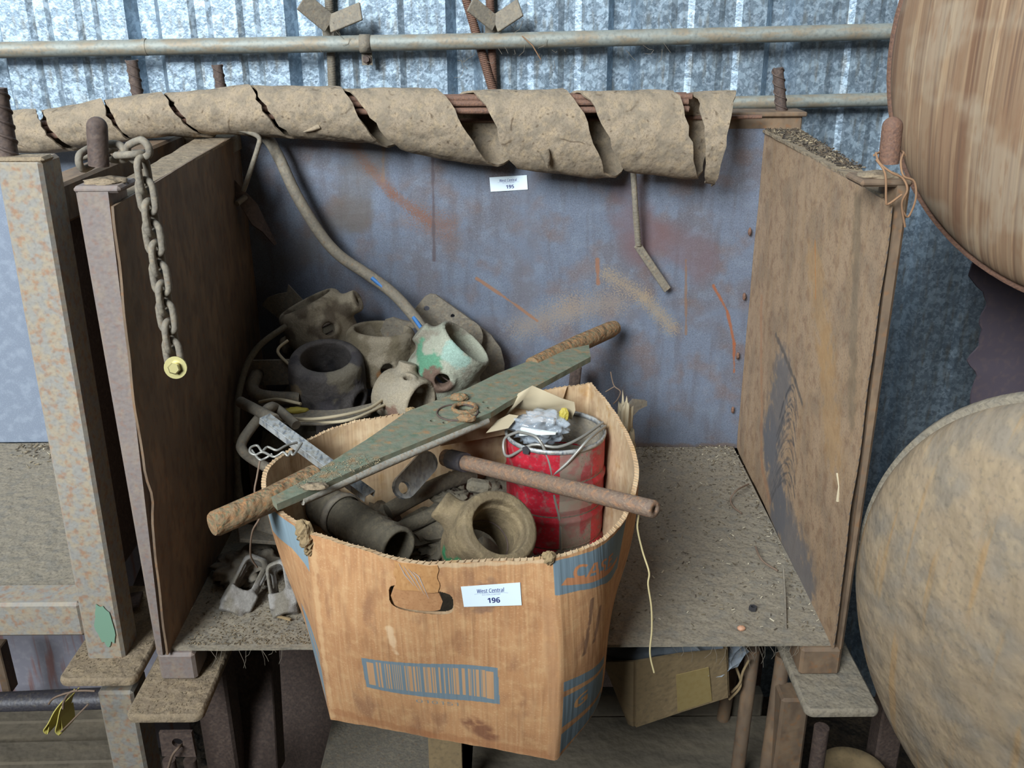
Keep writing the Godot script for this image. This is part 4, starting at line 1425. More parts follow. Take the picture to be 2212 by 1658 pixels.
func wall_things() -> void:
	var p := thing("conduit", Vector3(-0.1, 1.53, -1.885), "long galvanised conduit running level across the ribbed wall", "pipe", "conduits on the wall")
	part(p, "tube", MB.new().tube([Vector3(-2.3274, 1.5244, -1.885), Vector3(-0.945, 1.541, -1.885), Vector3(-0.0002, 1.5502, -1.885), Vector3(0.8377, 1.5633, -1.885), Vector3(1.0251, 1.5667, -1.885)], 0.0145, 20), M.conduit)
	part(p, "coupling", MB.new().tube([Vector3(-0.6783, 1.544, -1.885), Vector3(-0.6714, 1.5442, -1.885)], 0.0155, 20), M.conduit)
	var s := Vector3(-0.2669, 1.5473, -1.885)
	var strap := MB.new().lathe([Vector2(0.0148, -0.01), Vector2(0.0165, -0.01), Vector2(0.0165, 0.01), Vector2(0.0148, 0.01)], frame(s, Vector3(1, -0.01, 0)), 20)
	strap.block(s + Vector3(0, -0.026, -0.012), Vector3(0.02, 0.026, 0.002), 0.0005)
	var so := part(p, "strap", strap, M.dusty_steel)
	part(so, "screw", MB.new().lathe([Vector2(0.009, 0), Vector2(0.009, 0.003), Vector2(0.0055, 0.004), Vector2(0.0055, 0.009), Vector2(0, 0.009)], frame(s + Vector3(0.0, -0.028, -0.011), Vector3(0, 0, 1)), 6, -2), M.dark_rust, "hex-head screw")
	var p2 := thing("conduit", Vector3(0.1, 1.43, -1.885), "second conduit lower on the wall, showing only right of the belt", "pipe", "conduits on the wall")
	part(p2, "tube", MB.new().tube([Vector3(-0.5292, 1.4231, -1.885), Vector3(0.4289, 1.4362, -1.885), Vector3(0.858, 1.4422, -1.885), Vector3(1.0503, 1.445, -1.885)], 0.0125, 20), M.conduit)

	# threaded hangers with their angle brackets
	var h := thing("threaded_hanger", Vector3(-0.3391, 1.4583, -1.911), "threaded rod with a V bracket by the rib, left of the conduit strap", "threaded rod", "threaded hangers against the wall")
	part(h, "rod", threaded(MB.new(), [Vector3(-0.3422, 1.3718, -1.911), Vector3(-0.3313, 1.6698, -1.911)], 0.0085, 0.003), M.dusty_steel)
	part(h, "nut", MB.new().lathe([Vector2(0, -0.009), Vector2(0.0155, -0.009), Vector2(0.0155, 0.009), Vector2(0, 0.009)], frame(Vector3(-0.333, 1.5698, -1.905), Vector3(0, 1, 0)), 6, -2), M.dusty_steel)
	part(h, "angle_bracket", MB.new().bar(Vector3(-0.3294, 1.5816, -1.88), Vector3(-0.3729, 1.6214, -1.86), 0.036, 0.005, Vector3(0.2, 0.5, 1), 0.001).bar(Vector3(-0.3294, 1.5816, -1.88), Vector3(-0.2674, 1.6035, -1.86), 0.034, 0.005, Vector3(-0.2, 0.5, 1), 0.001), M.dusty_steel)
	h = thing("threaded_hanger", Vector3(-0.0293, 1.456, -1.911), "rusty threaded rod with a V bracket in the middle of the wall", "threaded rod", "threaded hangers against the wall")
	part(h, "rod", threaded(MB.new(), [Vector3(-0.0287, 1.3694, -1.911), Vector3(-0.0365, 1.6677, -1.911)], 0.0085, 0.003), M.rust)
	part(h, "nut", MB.new().lathe([Vector2(0, -0.009), Vector2(0.0155, -0.009), Vector2(0.0155, 0.009), Vector2(0, 0.009)], frame(Vector3(-0.0293, 1.5676, -1.905), Vector3(0, 1, 0)), 6, -2), M.dusty_steel)
	part(h, "angle_bracket", MB.new().bar(Vector3(-0.0254, 1.5794, -1.88), Vector3(-0.0697, 1.6145, -1.86), 0.03, 0.005, Vector3(0.2, 0.5, 1), 0.001).bar(Vector3(-0.0254, 1.5794, -1.88), Vector3(0.0204, 1.6077, -1.86), 0.034, 0.005, Vector3(-0.2, 0.5, 1), 0.001), M.dusty_steel)
	solo("threaded_rod", threaded(MB.new(), [Vector3(-0.0061, 1.3711, -1.897), Vector3(-0.0925, 1.6682, -1.912)], 0.009, 0.0034), M.rust, "bare rusty threaded rod leaning slantwise across the middle hanger", "threaded rod")
	# loose straw and cobweb on the conduit
	solo("straw", MB.new().tube([Vector3(0.0236, 1.5588, -1.862), Vector3(0.0421, 1.5429, -1.858), Vector3(0.0575, 1.5186, -1.86)], 0.0012, 5), M.brown_twine, "thin brown straw hanging over the conduit", "straw")
	var web := MB.new()
	for k in 46:
		var c := [Vector3(-0.0522, 1.5205, -1.885), Vector3(-0.0133, 1.5284, -1.885), Vector3(0.0679, 1.5406, -1.87), Vector3(0.2724, 1.5431, -1.87), Vector3(-0.3211, 1.5794, -1.87), Vector3(0.017, 1.5888, -1.87)][k % 6] as Vector3
		var a := c + Vector3(rng.randf_range(-0.04, 0.04), rng.randf_range(-0.03, 0.03), rng.randf_range(-0.01, 0.01))
		var b := a + Vector3(rng.randf_range(-0.02, 0.02), rng.randf_range(-0.025, 0.02), rng.randf_range(-0.004, 0.004))
		web.tube([a, a.lerp(b, 0.5) + Vector3(0.003, -0.004, 0), b], 0.00035, 4, false)
	var wo := solo("cobweb", web, M.cobweb, "wisps of dusty cobweb clinging to conduit and hangers", "cobweb")
	wo.set_meta("kind", "stuff")


func hanging_things() -> void:
	# chain looped over the left pin, hanging inside the bin
	var top := Vector3(-0.4174, 1.4581, -1.085)
	var ch := thing("chain", Vector3(-0.41, 1.19, -1.08), "dusty steel chain hanging from the left pin, a bolt through its last link", "chain")
	var link := func(ce: Vector3, along: Vector3, wide: Vector3) -> void:
		var pts := []
		var hw := 0.0094
		var hl := 0.0095
		along = along.normalized()
		wide = (wide - along * wide.dot(along)).normalized()
		for q in 20:
			var an := TAU * q / 20.0
			var s := sin(an)
			pts.append(ce + wide * cos(an) * hw + along * (s * hw + signf(s) * hl * clampf(absf(s) * 3.0, 0.0, 1.0)))
		part(ch, "link", MB.new().tube(pts, 0.0042, 10, false, true), M.dusty_steel)
	# hanging run
	var p0 := Vector3(-0.4069, 1.4429, -1.075)
	var p1 := Vector3(-0.4089, 1.226, -1.09)
	var nl := 10
	for k in nl:
		var c := p0.lerp(p1, float(k) / (nl - 1))
		var tw := Vector3(1, 0, 0.25) if k % 2 == 1 else Vector3(-0.2, 0, 1)
		link.call(c, p1 - p0, tw)
	# run over the rail and round the pin
	var loop := [p0 + Vector3(-0.004, 0.026, -0.006), Vector3(-0.4246, 1.4635, -1.09), Vector3(-0.4508, 1.4627, -1.115), Vector3(-0.4729, 1.4608, -1.122), Vector3(-0.4761, 1.4579, -1.1)]
	for k in loop.size():
		var d: Vector3 = (loop[mini(k + 1, loop.size() - 1)] - loop[maxi(k - 1, 0)])
		link.call(loop[k], d, Vector3(0, 1, 0.2) if k % 2 == 0 else Vector3(0.2, 0.1, 1))
	var be := Vector3(-0.3996, 1.2176, -1.068)
	var bx := frame(be, Vector3(0.05, 0.18, 1))
	var wa := part(ch, "washer", MB.new().lathe([Vector2(0.004, 0), Vector2(0.0135, 0), Vector2(0.0135, 0.0025), Vector2(0.004, 0.0025)], bx, 24, -2), M.zinc, "bright plated washer")
	part(wa, "bolt", MB.new().lathe([Vector2(0.0075, 0.0025), Vector2(0.0075, 0.0085), Vector2(0.006, 0.0095), Vector2(0.0, 0.0095)], bx, 6, -2).tube([be, be - bx.basis.y * 0.03], 0.0038, 10), M.zinc, "bright plated hex bolt")

	# bent pipe leaning in the left corner
	var bp := thing("bent_pipe", Vector3(-0.1572, 1.1106, -1.55), "long bent grey pipe leaning against the back panel, blue paint marks on it", "pipe")
	var path := smooth_path([Vector3(-0.448, 1.4229, -1.655), Vector3(-0.4116, 1.4104, -1.65), Vector3(-0.3917, 1.3804, -1.645), Vector3(-0.3643, 1.3159, -1.635), Vector3(-0.3279, 1.2489, -1.63), Vector3(-0.2947, 1.2121, -1.62), Vector3(-0.2512, 1.184, -1.61), Vector3(-0.2064, 1.1563, -1.59), Vector3(-0.174, 1.1274, -1.57), Vector3(-0.1497, 1.1006, -1.55)], 5)
	part(bp, "pipe", MB.new().tube(path, 0.0098, 14), M.dusty_steel)
	var blue := mat("blue_paint", null, 0.6, 0.0, 1.0, null, 0.0, c8(58, 112, 170), false)
	part(bp, "paint_mark", MB.new().tube([Vector3(-0.2393, 1.1793, -1.597), Vector3(-0.2178, 1.1633, -1.589)], 0.0035, 8), blue, "blue paint mark")
	part(bp, "paint_mark", MB.new().tube([Vector3(-0.1667, 1.1211, -1.556), Vector3(-0.1526, 1.1069, -1.541)], 0.0035, 8), blue, "blue paint mark")

	# hooked wire carrying a dark blade
	var hk := thing("hook", Vector3(-0.4401, 1.2721, -1.62), "thin hook rod in the left corner carrying a dark flat blade", "hook")
	part(hk, "hook_rod", MB.new().tube(smooth_path([Vector3(-0.4429, 1.4295, -1.6), Vector3(-0.4225, 1.4235, -1.6), Vector3(-0.4084, 1.4146, -1.6), Vector3(-0.4133, 1.3969, -1.6), Vector3(-0.4287, 1.364, -1.605), Vector3(-0.4463, 1.3274, -1.61)], 4), 0.0042, 8), M.dusty_steel)
	part(hk, "blade", MB.new().slab([[Vector3(-0.4809, 1.3627, -1.63), Vector3(-0.4721, 1.3351, -1.62)], [Vector3(-0.4564, 1.3365, -1.62), Vector3(-0.4589, 1.312, -1.61)], [Vector3(-0.4307, 1.3016, -1.63), Vector3(-0.4378, 1.2703, -1.61)], [Vector3(-0.4216, 1.2676, -1.64), Vector3(-0.4244, 1.256, -1.62)], [Vector3(-0.4106, 1.2266, -1.655), Vector3(-0.4138, 1.2245, -1.65)]], 0.002), M.dark_rust, "dark tapering blade")
	part(hk, "bolt", MB.new().tube([Vector3(-0.4568, 1.3078, -1.6), Vector3(-0.4471, 1.3155, -1.62)], 0.005, 6), M.dusty_steel)

	# threaded rod with a bent flat end
	var rd := thing("hanging_rod", Vector3(0.2446, 1.1422, -1.655), "thin threaded rod with a bent flat end hanging in front of the back panel", "rod")
	part(rd, "rod", threaded(MB.new().tube([Vector3(0.2068, 1.3712, -1.65), Vector3(0.2167, 1.2795, -1.655)], 0.0052, 10), [Vector3(0.2167, 1.2795, -1.655), Vector3(0.2247, 1.217, -1.66)], 0.0056, 0.0028), M.dusty_steel)
	part(rd, "flat_end", MB.new().bar(Vector3(0.2222, 1.2186, -1.66), Vector3(0.2825, 1.1318, -1.672), 0.014, 0.0045, Vector3(0.2, 0.1, 1), 0.001), M.dusty_steel)

	# twine knotted round the right pin
	var tw := MB.new()
	for pts in [[Vector3(0.403, 1.4609, -1.075), Vector3(0.4029, 1.4521, -1.06), Vector3(0.413, 1.4437, -1.05), Vector3(0.4265, 1.4371, -1.05), Vector3(0.4313, 1.4254, -1.045), Vector3(0.4295, 1.4093, -1.05), Vector3(0.4389, 1.3825, -1.055)], [Vector3(0.4337, 1.4606, -1.075), Vector3(0.426, 1.4529, -1.06), Vector3(0.4272, 1.4396, -1.05), Vector3(0.4396, 1.4335, -1.05), Vector3(0.444, 1.4143, -1.05), Vector3(0.4408, 1.3939, -1.055), Vector3(0.4324, 1.4013, -1.052)], [Vector3(0.4008, 1.4549, -1.065), Vector3(0.4067, 1.4422, -1.05), Vector3(0.4107, 1.415, -1.048), Vector3(0.4135, 1.4094, -1.048), Vector3(0.4272, 1.4199, -1.048)], [Vector3(0.4032, 1.4576, -1.08), Vector3(0.4215, 1.4596, -1.1), Vector3(0.4397, 1.4595, -1.1), Vector3(0.4376, 1.4573, -1.08)]]:
		tw.tube(smooth_path(pts, 5), 0.0013, 6)
	solo("brown_twine", tw, M.brown_twine, "brown twine knotted round the right pin of the bin", "twine")


# ---------------------------------------------------------------- the cardboard box: its rim and its foot, point by point round the box from the back left
const BOX_RIM := [Vector3(-0.3121, 1.05, -1.1788), Vector3(-0.3252, 1.05, -1.1145), Vector3(-0.2991, 1.05, -1.0363), Vector3(-0.2375, 1.05, -0.9672), Vector3(-0.1709, 1.048, -0.9312), Vector3(-0.1042, 1.044, -0.9098), Vector3(-0.025, 1.046, -0.9083), Vector3(0.0464, 1.05, -0.9085), Vector3(0.0944, 1.05, -0.9348), Vector3(0.1301, 1.05, -0.988), Vector3(0.1539, 1.052, -1.0585), Vector3(0.1652, 1.056, -1.1411), Vector3(0.1553, 1.06, -1.2607), Vector3(0.1226, 1.07, -1.3802), Vector3(-0.0184, 1.06, -1.3456), Vector3(-0.1684, 1.055, -1.2984), Vector3(-0.2584, 1.05, -1.2632)]
const BOX_FOOT := [Vector3(-0.272, 0.8135, -1.19), Vector3(-0.283, 0.8135, -1.13), Vector3(-0.272, 0.812, -1.072), Vector3(-0.241, 0.748, -1.0037), Vector3(-0.1766, 0.7467, -0.9883), Vector3(-0.1035, 0.7452, -0.9708), Vector3(-0.0245, 0.7436, -0.9518), Vector3(0.0516, 0.742, -0.9336), Vector3(0.108, 0.772, -1), Vector3(0.128, 0.812, -1.085), Vector3(0.14, 0.8135, -1.15), Vector3(0.145, 0.8135, -1.2), Vector3(0.135, 0.8135, -1.27), Vector3(0.1, 0.8135, -1.35), Vector3(-0.04, 0.8135, -1.33), Vector3(-0.19, 0.8135, -1.28), Vector3(-0.25, 0.8135, -1.24)]
const BOX_U := [0.0000, 0.0421, 0.0950, 0.1544, 0.2030, 0.2480, 0.2989, 0.3448, 0.3800, 0.4211, 0.4688, 0.5224, 0.5994, 0.6792, 0.7727, 0.8736, 0.9358, 1.0000]



func box_s(u: float) -> float:
	u = fposmod(u, 1.0)
	for i in 17:
		if u < BOX_U[i + 1]:
			return i + (u - BOX_U[i]) / (BOX_U[i + 1] - BOX_U[i])
	return 16.999


func round_loop(A: Array, s: float) -> Vector3:
	var n := A.size()
	var i := int(s) % n
	var t := s - floorf(s)
	var p1: Vector3 = A[i]
	var p2: Vector3 = A[(i + 1) % n]
	var p0: Vector3 = A[(i + n - 1) % n] if not i in [3, 7, 13] else p1 * 2.0 - p2
	var p3: Vector3 = A[(i + 2) % n] if not (i + 1) % n in [3, 7, 13] else p2 * 2.0 - p1
	return 0.5 * (2.0 * p1 + (p2 - p0) * t + (2.0 * p0 - 5.0 * p1 + 4.0 * p2 - p3) * t * t + (3.0 * p1 - p0 - 3.0 * p2 + p3) * t * t * t)


# point on the outside of the box: u round it, v down it, moved inwards by d
func box_at(u: float, v: float, d := 0.0) -> Vector3:
	var s := box_s(u)
	var a := round_loop(BOX_RIM, s)
	var b := round_loop(BOX_FOOT, s)
	var p := a.lerp(b, v)
	var mid := Vector3(-0.08, p.y, -1.13)
	var w := sin(v * PI) * (0.006 * sin(u * 40.0) + 0.004)
	var o := (p - mid)
	o.y = 0.0
	return p + o.normalized() * (w - d)


func in_slot(u: float, v: float, grow := 1.0) -> bool:
	var x := (u - 0.2475) / (0.0235 * grow)
	var y := (v - 0.192 - (u - 0.2475) * 0.5) / (0.062 * grow)
	return pow(absf(x), 4.0) + pow(absf(y), 4.0) < 1.0


func cardboard_box() -> void:
	# print and stains on the outside
	var W := 2048
	var H := 512
	var cv := Canvas.new(W, H, c8(188, 138, 94))
	var a4 := noise_bytes("fbm", W, H, 0.006, 5, 601)
	var b4 := noise_bytes("fbm", W, H, 0.03, 5, 602)
	var f4 := noise_bytes("fbm", W, H, 0.12, 2, 603, 1, 32)
	cv.layer(a4, c8(170, 120, 80), 0.38, 0.8, 0.65)
	cv.layer(f4, c8(208, 168, 124), 0.45, 0.85, 0.35)
	cv.layer(b4, c8(204, 162, 116), 0.45, 0.85, 0.5)
	cv.layer(noise_bytes("fbm", W, H, 0.016, 5, 604, 1, 3), c8(134, 92, 66), 0.58, 0.95, 0.55)
	cv.layer(noise_bytes("fbm", W, H, 0.2, 2, 605), c8(222, 186, 144), 0.6, 0.9, 0.45)
	cv.layer(noise_bytes("fbm", W, H, 0.05, 4, 606, 1, 8), c8(150, 106, 72), 0.5, 0.9, 0.4)
	var ink := c8(104, 126, 140)
	var card := c8(196, 146, 102)
	# bar code frame
	cv.poly(PackedVector2Array([Vector2(407, 282), Vector2(470, 276), Vector2(540, 272), Vector2(618, 270), Vector2(620, 372), Vector2(540, 378), Vector2(470, 376), Vector2(409, 372)]), ink, 0.9)
	var x := 416.0
	var r2 := RandomNumberGenerator.new()
	r2.seed = 31
	cv.rect(415, 291, 11, 70, card, 0.9)
	x = 430.0
	while x < 596.0:
		var w := float([1, 1, 2, 2, 3, 5][r2.randi() % 6])
		cv.rect(x, 287 - (x - 420.0) * 0.03, w, 78, card, 0.9)
		x += w + float([1, 2, 2, 3, 5][r2.randi() % 5])
	cv.rect(600, 283, 12, 78, card, 0.9)
	cv.text("010151", 520, 392, 10, ink, "Droid Sans", 400, 1.6, 0.0, -0.02, 0.7)
	# maker's print on the right side
	cv.poly(PackedVector2Array([Vector2(702, 6), Vector2(780, 8), Vector2(880, 12), Vector2(880, 215), Vector2(830, 160), Vector2(780, 112), Vector2(740, 90), Vector2(702, 80)]), ink, 0.92)
	cv.text("CASE", 778, 62, 30, c8(186, 122, 80), "Droid Sans", 800, 0.95, 0.25, 0.46, 1.0)
	cv.poly(PackedVector2Array([Vector2(712, 62), Vector2(722, 50), Vector2(790, 84), Vector2(860, 132), Vector2(856, 146), Vector2(786, 98)]), c8(186, 122, 80), 0.95)
	for q in [[0.575, 0.625, 0.70, 0.755], [0.655, 0.825, 0.775, 0.93], [0.865, 0.98, 0.95, 1.0]]:
		cv.poly(PackedVector2Array([Vector2(711, q[0] * H), Vector2(745, (q[0] + (q[2] - q[0]) * 0.4) * H), Vector2(790, q[2] * H), Vector2(790, q[3] * H), Vector2(745, (q[1] + (q[3] - q[1]) * 0.4) * H), Vector2(711, q[1] * H)]), ink, 0.9)
	cv.text("G", 740, 394, 34, c8(196, 146, 96), "Droid Sans", 700, 0.8, 0.0, 0.4)
	# the same print on the left side
	cv.poly(PackedVector2Array([Vector2(150, 5), Vector2(309, 8), Vector2(309, 102), Vector2(290, 96), Vector2(250, 92), Vector2(200, 110), Vector2(150, 130)]), c8(126, 150, 164), 0.92)
	for q in [[0.66, 0.72], [0.76, 0.97]]:
		cv.poly(PackedVector2Array([Vector2(220, q[0] * H - 30), Vector2(300, q[0] * H), Vector2(300, q[1] * H), Vector2(220, q[1] * H - 10)]), c8(116, 138, 152), 0.9)
	# handling wear: pale scuffs, dark damp marks, a rubbed crease at the front corner
	cv.stroke([Vector2(325, 20), Vector2(322, 500)], 9.0, c8(206, 166, 122), 0.6, b4)
	cv.stroke([Vector2(690, 90), Vector2(700, 500)], 12.0, c8(176, 130, 92), 0.6, b4)
	cv.stroke([Vector2(610, 60), Vector2(600, 110)], 30.0, c8(120, 88, 72), 0.6, b4)
	cv.stroke([Vector2(575, 440), Vector2(600, 470)], 26.0, c8(112, 68, 48), 0.7, b4)
	cv.stroke([Vector2(455, 180), Vector2(462, 250)], 8.0, c8(226, 196, 160), 0.6, b4)
	cv.stroke([Vector2(330, 480), Vector2(500, 500), Vector2(690, 500)], 18.0, c8(160, 104, 66), 0.5, b4)
	cv.stroke([Vector2(760, 130), Vector2(742, 260)], 5.0, c8(106, 76, 58), 0.7, b4)
	cv.stroke([Vector2(775, 170), Vector2(760, 250)], 6.0, c8(116, 84, 64), 0.7, b4)
	cv.stroke([Vector2(480, 4), Vector2(700, 4)], 8.0, c8(206, 184, 152), 0.6, b4)
	mat("card_print", cv.tex(), 0.9, 0.0, 1.0, null, 0.0, Color.WHITE, false)
	M.card_print.heightmap_enabled = true
	M.card_print.heightmap_texture = ImageTexture.create_from_image(Image.create_from_data(W, H, false, Image.FORMAT_L8, f4))
	M.card_print.heightmap_scale = 0.06

	var bx := thing("cardboard_box", Vector3(-0.08, 0.745, -1.12), "battered brown cardboard box with a bar code, hanging over the shelf edge", "box")
	var nu := 408
	var nv := 72
	var P := []
	var Q := []
	for i in nu + 1:
		var row := []
		var row2 := []
		for j in nv + 1:
			var u := float(i % nu) / nu
			var v := float(j) / nv
			var jag := rough_edge(u) if j == 0 else (rough_edge(u + 3.0) * 0.5 if j == nv else 0.0)
			row.append(box_at(u, v) + Vector3(0, jag, 0))
			row2.append(box_at(u, v, 0.006) + Vector3(0, jag * 0.6, 0))
		P.append(row)
		Q.append(row2)
	# the wall round the hand hole is meshed finely
	var ua := 88.0 / nu
	var ub := 114.0 / nu
	var va := 6.0 / nv
	var vb := 23.0 / nv
	var hole := func(u: float, v: float) -> bool: return u > ua and u < ub and v > va and v < vb
	var ow := MB.new().sheet(P, 1, hole)
	var iw := MB.new().sheet(Q, 1, hole)
	var fu := 26 * 5
	var fv := 17 * 5
	for i in fu:
		for j in fv:
			var q := []
			for k in [[0, 0], [1, 0], [1, 1], [0, 1]]:
				q.append(Vector2(ua + (ub - ua) * (i + k[0]) / fu, va + (vb - va) * (j + k[1]) / fv))
			var cm: Vector2 = (q[0] + q[2]) * 0.5
			if in_slot(cm.x, cm.y):
				continue
			ow.quad(box_at(q[0].x, q[0].y), box_at(q[1].x, q[1].y), box_at(q[2].x, q[2].y), box_at(q[3].x, q[3].y), 1, q[0], q[1], q[2], q[3])
			iw.quad(box_at(q[0].x, q[0].y, 0.006), box_at(q[1].x, q[1].y, 0.006), box_at(q[2].x, q[2].y, 0.006), box_at(q[3].x, q[3].y, 0.006), 1)
	part(bx, "outer_wall", ow, M.card_print)
	part(bx, "inner_wall", iw, M.card_inside, "pale dusty inside of the box")
	# corrugated top edge, with its flutes
	var edge := MB.new()
	for i in nu:
		var a: Vector3 = P[i][0]
		var b: Vector3 = P[i + 1][0]
		var c: Vector3 = Q[i + 1][0]
		var e: Vector3 = Q[i][0]
		edge.quad(a, b, c, e)
		if i % 2 == 0:
			edge.tube([a.lerp(b, 0.2) + Vector3(0, 0.0004, 0), e.lerp(c, 0.8) + Vector3(0, 0.0004, 0)], 0.0009, 4, false)
	part(bx, "cut_edge", edge, M.card_inside)
	var low := MB.new()
	for i in nu:
		low.quad(P[i][nv], Q[i][nv], Q[i + 1][nv], P[i + 1][nv])
	var mid := Vector3(-0.08, 0.79, -1.13)
	for i in nu:
		low.tri(Q[i][nv], Q[i + 1][nv], Vector3(mid.x, 0.812, -1.15), 3)
	part(bx, "bottom", low, M.card_inside)
	# hand hole: the flap pressed back in, the tape over it
	var F := []
	for i in 17:
		var row := []
		for j in 13:
			var x2 := -1.0 + 2.0 * i / 16.0
			var y2 := -1.0 + 2.0 * j / 12.0
			var hgt := pow(maxf(0.0, 1.0 - pow(absf(x2), 4.0)), 0.25)
			var u := 0.2475 - 0.003 + x2 * 0.0188
			var v := 0.19 + y2 * hgt * 0.054 + (u - 0.2475) * 0.5
			row.append(box_at(u, v, -0.0015 + 0.0022 * (x2 + 1.0)))
		F.append(row)
	part(bx, "hand_hole_flap", MB.new().slab(F, 0.004), mat("card_flap", grunge(611, c8(178, 128, 86), [["fbm", 0.03, 5, 1, 2, c8(196, 148, 104), 0.5, 0.75, 0.6], ["fbm", 0.06, 4, 1, 1, c8(142, 94, 58), 0.6, 0.8, 0.5]]), 0.85, 0.0, 4.0), "punched flap of the hand hole")
	var tp := []
	for i in 13:
		var row := []
		for j in 13:
			row.append(box_at(0.2295 + 0.032 * i / 12.0 + 0.0008 * sin(j * 0.9), 0.005 + 0.135 * j / 12.0 + 0.003 * sin(i * 0.8), -0.0012))
		tp.append(row)
	part(bx, "tape", MB.new().slab(tp, 0.0006), mat("brown_tape", grunge(621, c8(190, 140, 92), [["fbm", 0.03, 5, 1, 3, c8(206, 160, 112), 0.5, 0.75, 0.6], ["fbm", 0.07, 4, 1, 2, c8(160, 112, 74), 0.6, 0.8, 0.6]]), 0.35, 0.0, 4.0), "shiny brown tape over the hand hole")
	for k in 4:
		var u0: float = [0.2335, 0.237, 0.2405, 0.2435][k]
		part(bx, "tape_wrinkle", MB.new().tube([box_at(u0, 0.01 + 0.01 * k, -0.002), box_at(u0 + 0.004, 0.06, -0.0022), box_at(u0 + 0.010, 0.11 + 0.02 * k, -0.002)], [0.0002, 0.0007, 0.0002], 5), M.clear_film)
	# frayed paper at the front corner and on the back edge
	for q in [[0.1500, 0.0, 0.010], [0.153, 0.03, 0.009], [0.1475, -0.01, 0.007], [0.1535, 0.085, 0.005]]:
		part(bx, "frayed_paper", crumple(box_at(q[0], q[1], -0.001), Vector3(q[2], q[2] * 1.3, q[2]) * 0.8, int(q[2] * 5000.0), 0.7, 9), M.old_carton)
	for q in [[0.3405, 0.0, 0.006], [0.86, 0.0, 0.006]]:
		part(bx, "frayed_paper", crumple(box_at(q[0], q[1], 0.002), Vector3.ONE * q[2], int(q[2] * 5000.0) + 3, 0.7, 8), M.old_carton)
	# back flap folded in, seen below the green bar
	var G := []
	for i in 13:
		var row := []
		for j in 8:
			var u := 0.70 + 0.13 * i / 12.0
			row.append(box_at(u, -0.01 + 0.20 * j / 7.0, 0.012 + 0.03 * j / 7.0))
		G.append(row)
	part(bx, "back_flap", MB.new().slab(G, -0.004), M.card_inside, "folded-in back flap")
	G = []
	for i in 13:
		var row := []
		for j in 8:
			var u := 0.885 + 0.07 * i / 12.0
			row.append(box_at(u, -0.14 + 0.30 * j / 7.0 + 0.05 * absf(i / 12.0 - 0.5), 0.008 + 0.004 * sin(i * 0.8)))
		G.append(row)

	# lot sticker
	sticker("196", box_at(0.277, 0.112, -0.0014), box_at(0.3185, 0.095, -0.0014), box_at(0.319, 0.199, -0.0014), box_at(0.2785, 0.215, -0.0014), "white lot sticker reading West Central 196 on the cardboard box")
	sticker("195", Vector3(-0.0367, 1.3333, -1.6875), Vector3(0.0287, 1.3368, -1.6875), Vector3(0.0303, 1.3118, -1.6875), Vector3(-0.0347, 1.3083, -1.6875), "white lot sticker reading West Central 195 on the blue-grey back panel")


func rough_edge(u: float) -> float:
	return 0.0009 * sin(u * 71.0) + 0.0006 * sin(u * 187.0 + 1.0) + 0.0004 * sin(u * 511.0)


func sticker(number: String, a: Vector3, b: Vector3, c: Vector3, d: Vector3, label: String) -> void:
	var cv := Canvas.new(640, 256, c8(226, 238, 246))
	var navy := c8(44, 52, 108)
	cv.text("West Central", 312, 68, 46, c8(50, 62, 128), "Droid Sans", 400, 0.82, 0.1, 0.0)
	cv.text("West Central", 314, 68, 46, c8(50, 62, 128), "Droid Sans", 400, 0.82, 0.1, 0.0)
	for k in 320:
		var t := k / 319.0
		var yy := 104.0 - 12.0 * sin(t * PI) + 4.0 * t
		cv.rect(135 + k * 1.15, yy, 2, 2 + int(2.0 * sin(t * PI)), c8(70, 90, 150), 0.8)
	cv.text("AUCTION COMPANY", 318, 116, 14, c8(100, 110, 160), "Droid Sans", 400, 1.15, 0.0, 0.0)
	cv.text(number, 338, 186, 62, navy, "Droid Sans", 700, 1.0)
	cv.text(number, 340, 186, 62, navy, "Droid Sans", 700, 1.0)
	var m := mat("sticker_" + number, cv.tex(), 0.55, 0.0, 1.0, null, 0.0, Color.WHITE, false)
	var P := []
	for i in 9:
		var row := []
		for j in 5:
			row.append(a.lerp(b, i / 8.0).lerp(d.lerp(c, i / 8.0), j / 4.0))
		P.append(row)
	solo("lot_sticker", MB.new().slab(P, 0.0002), m, label, "sticker", "lot stickers")


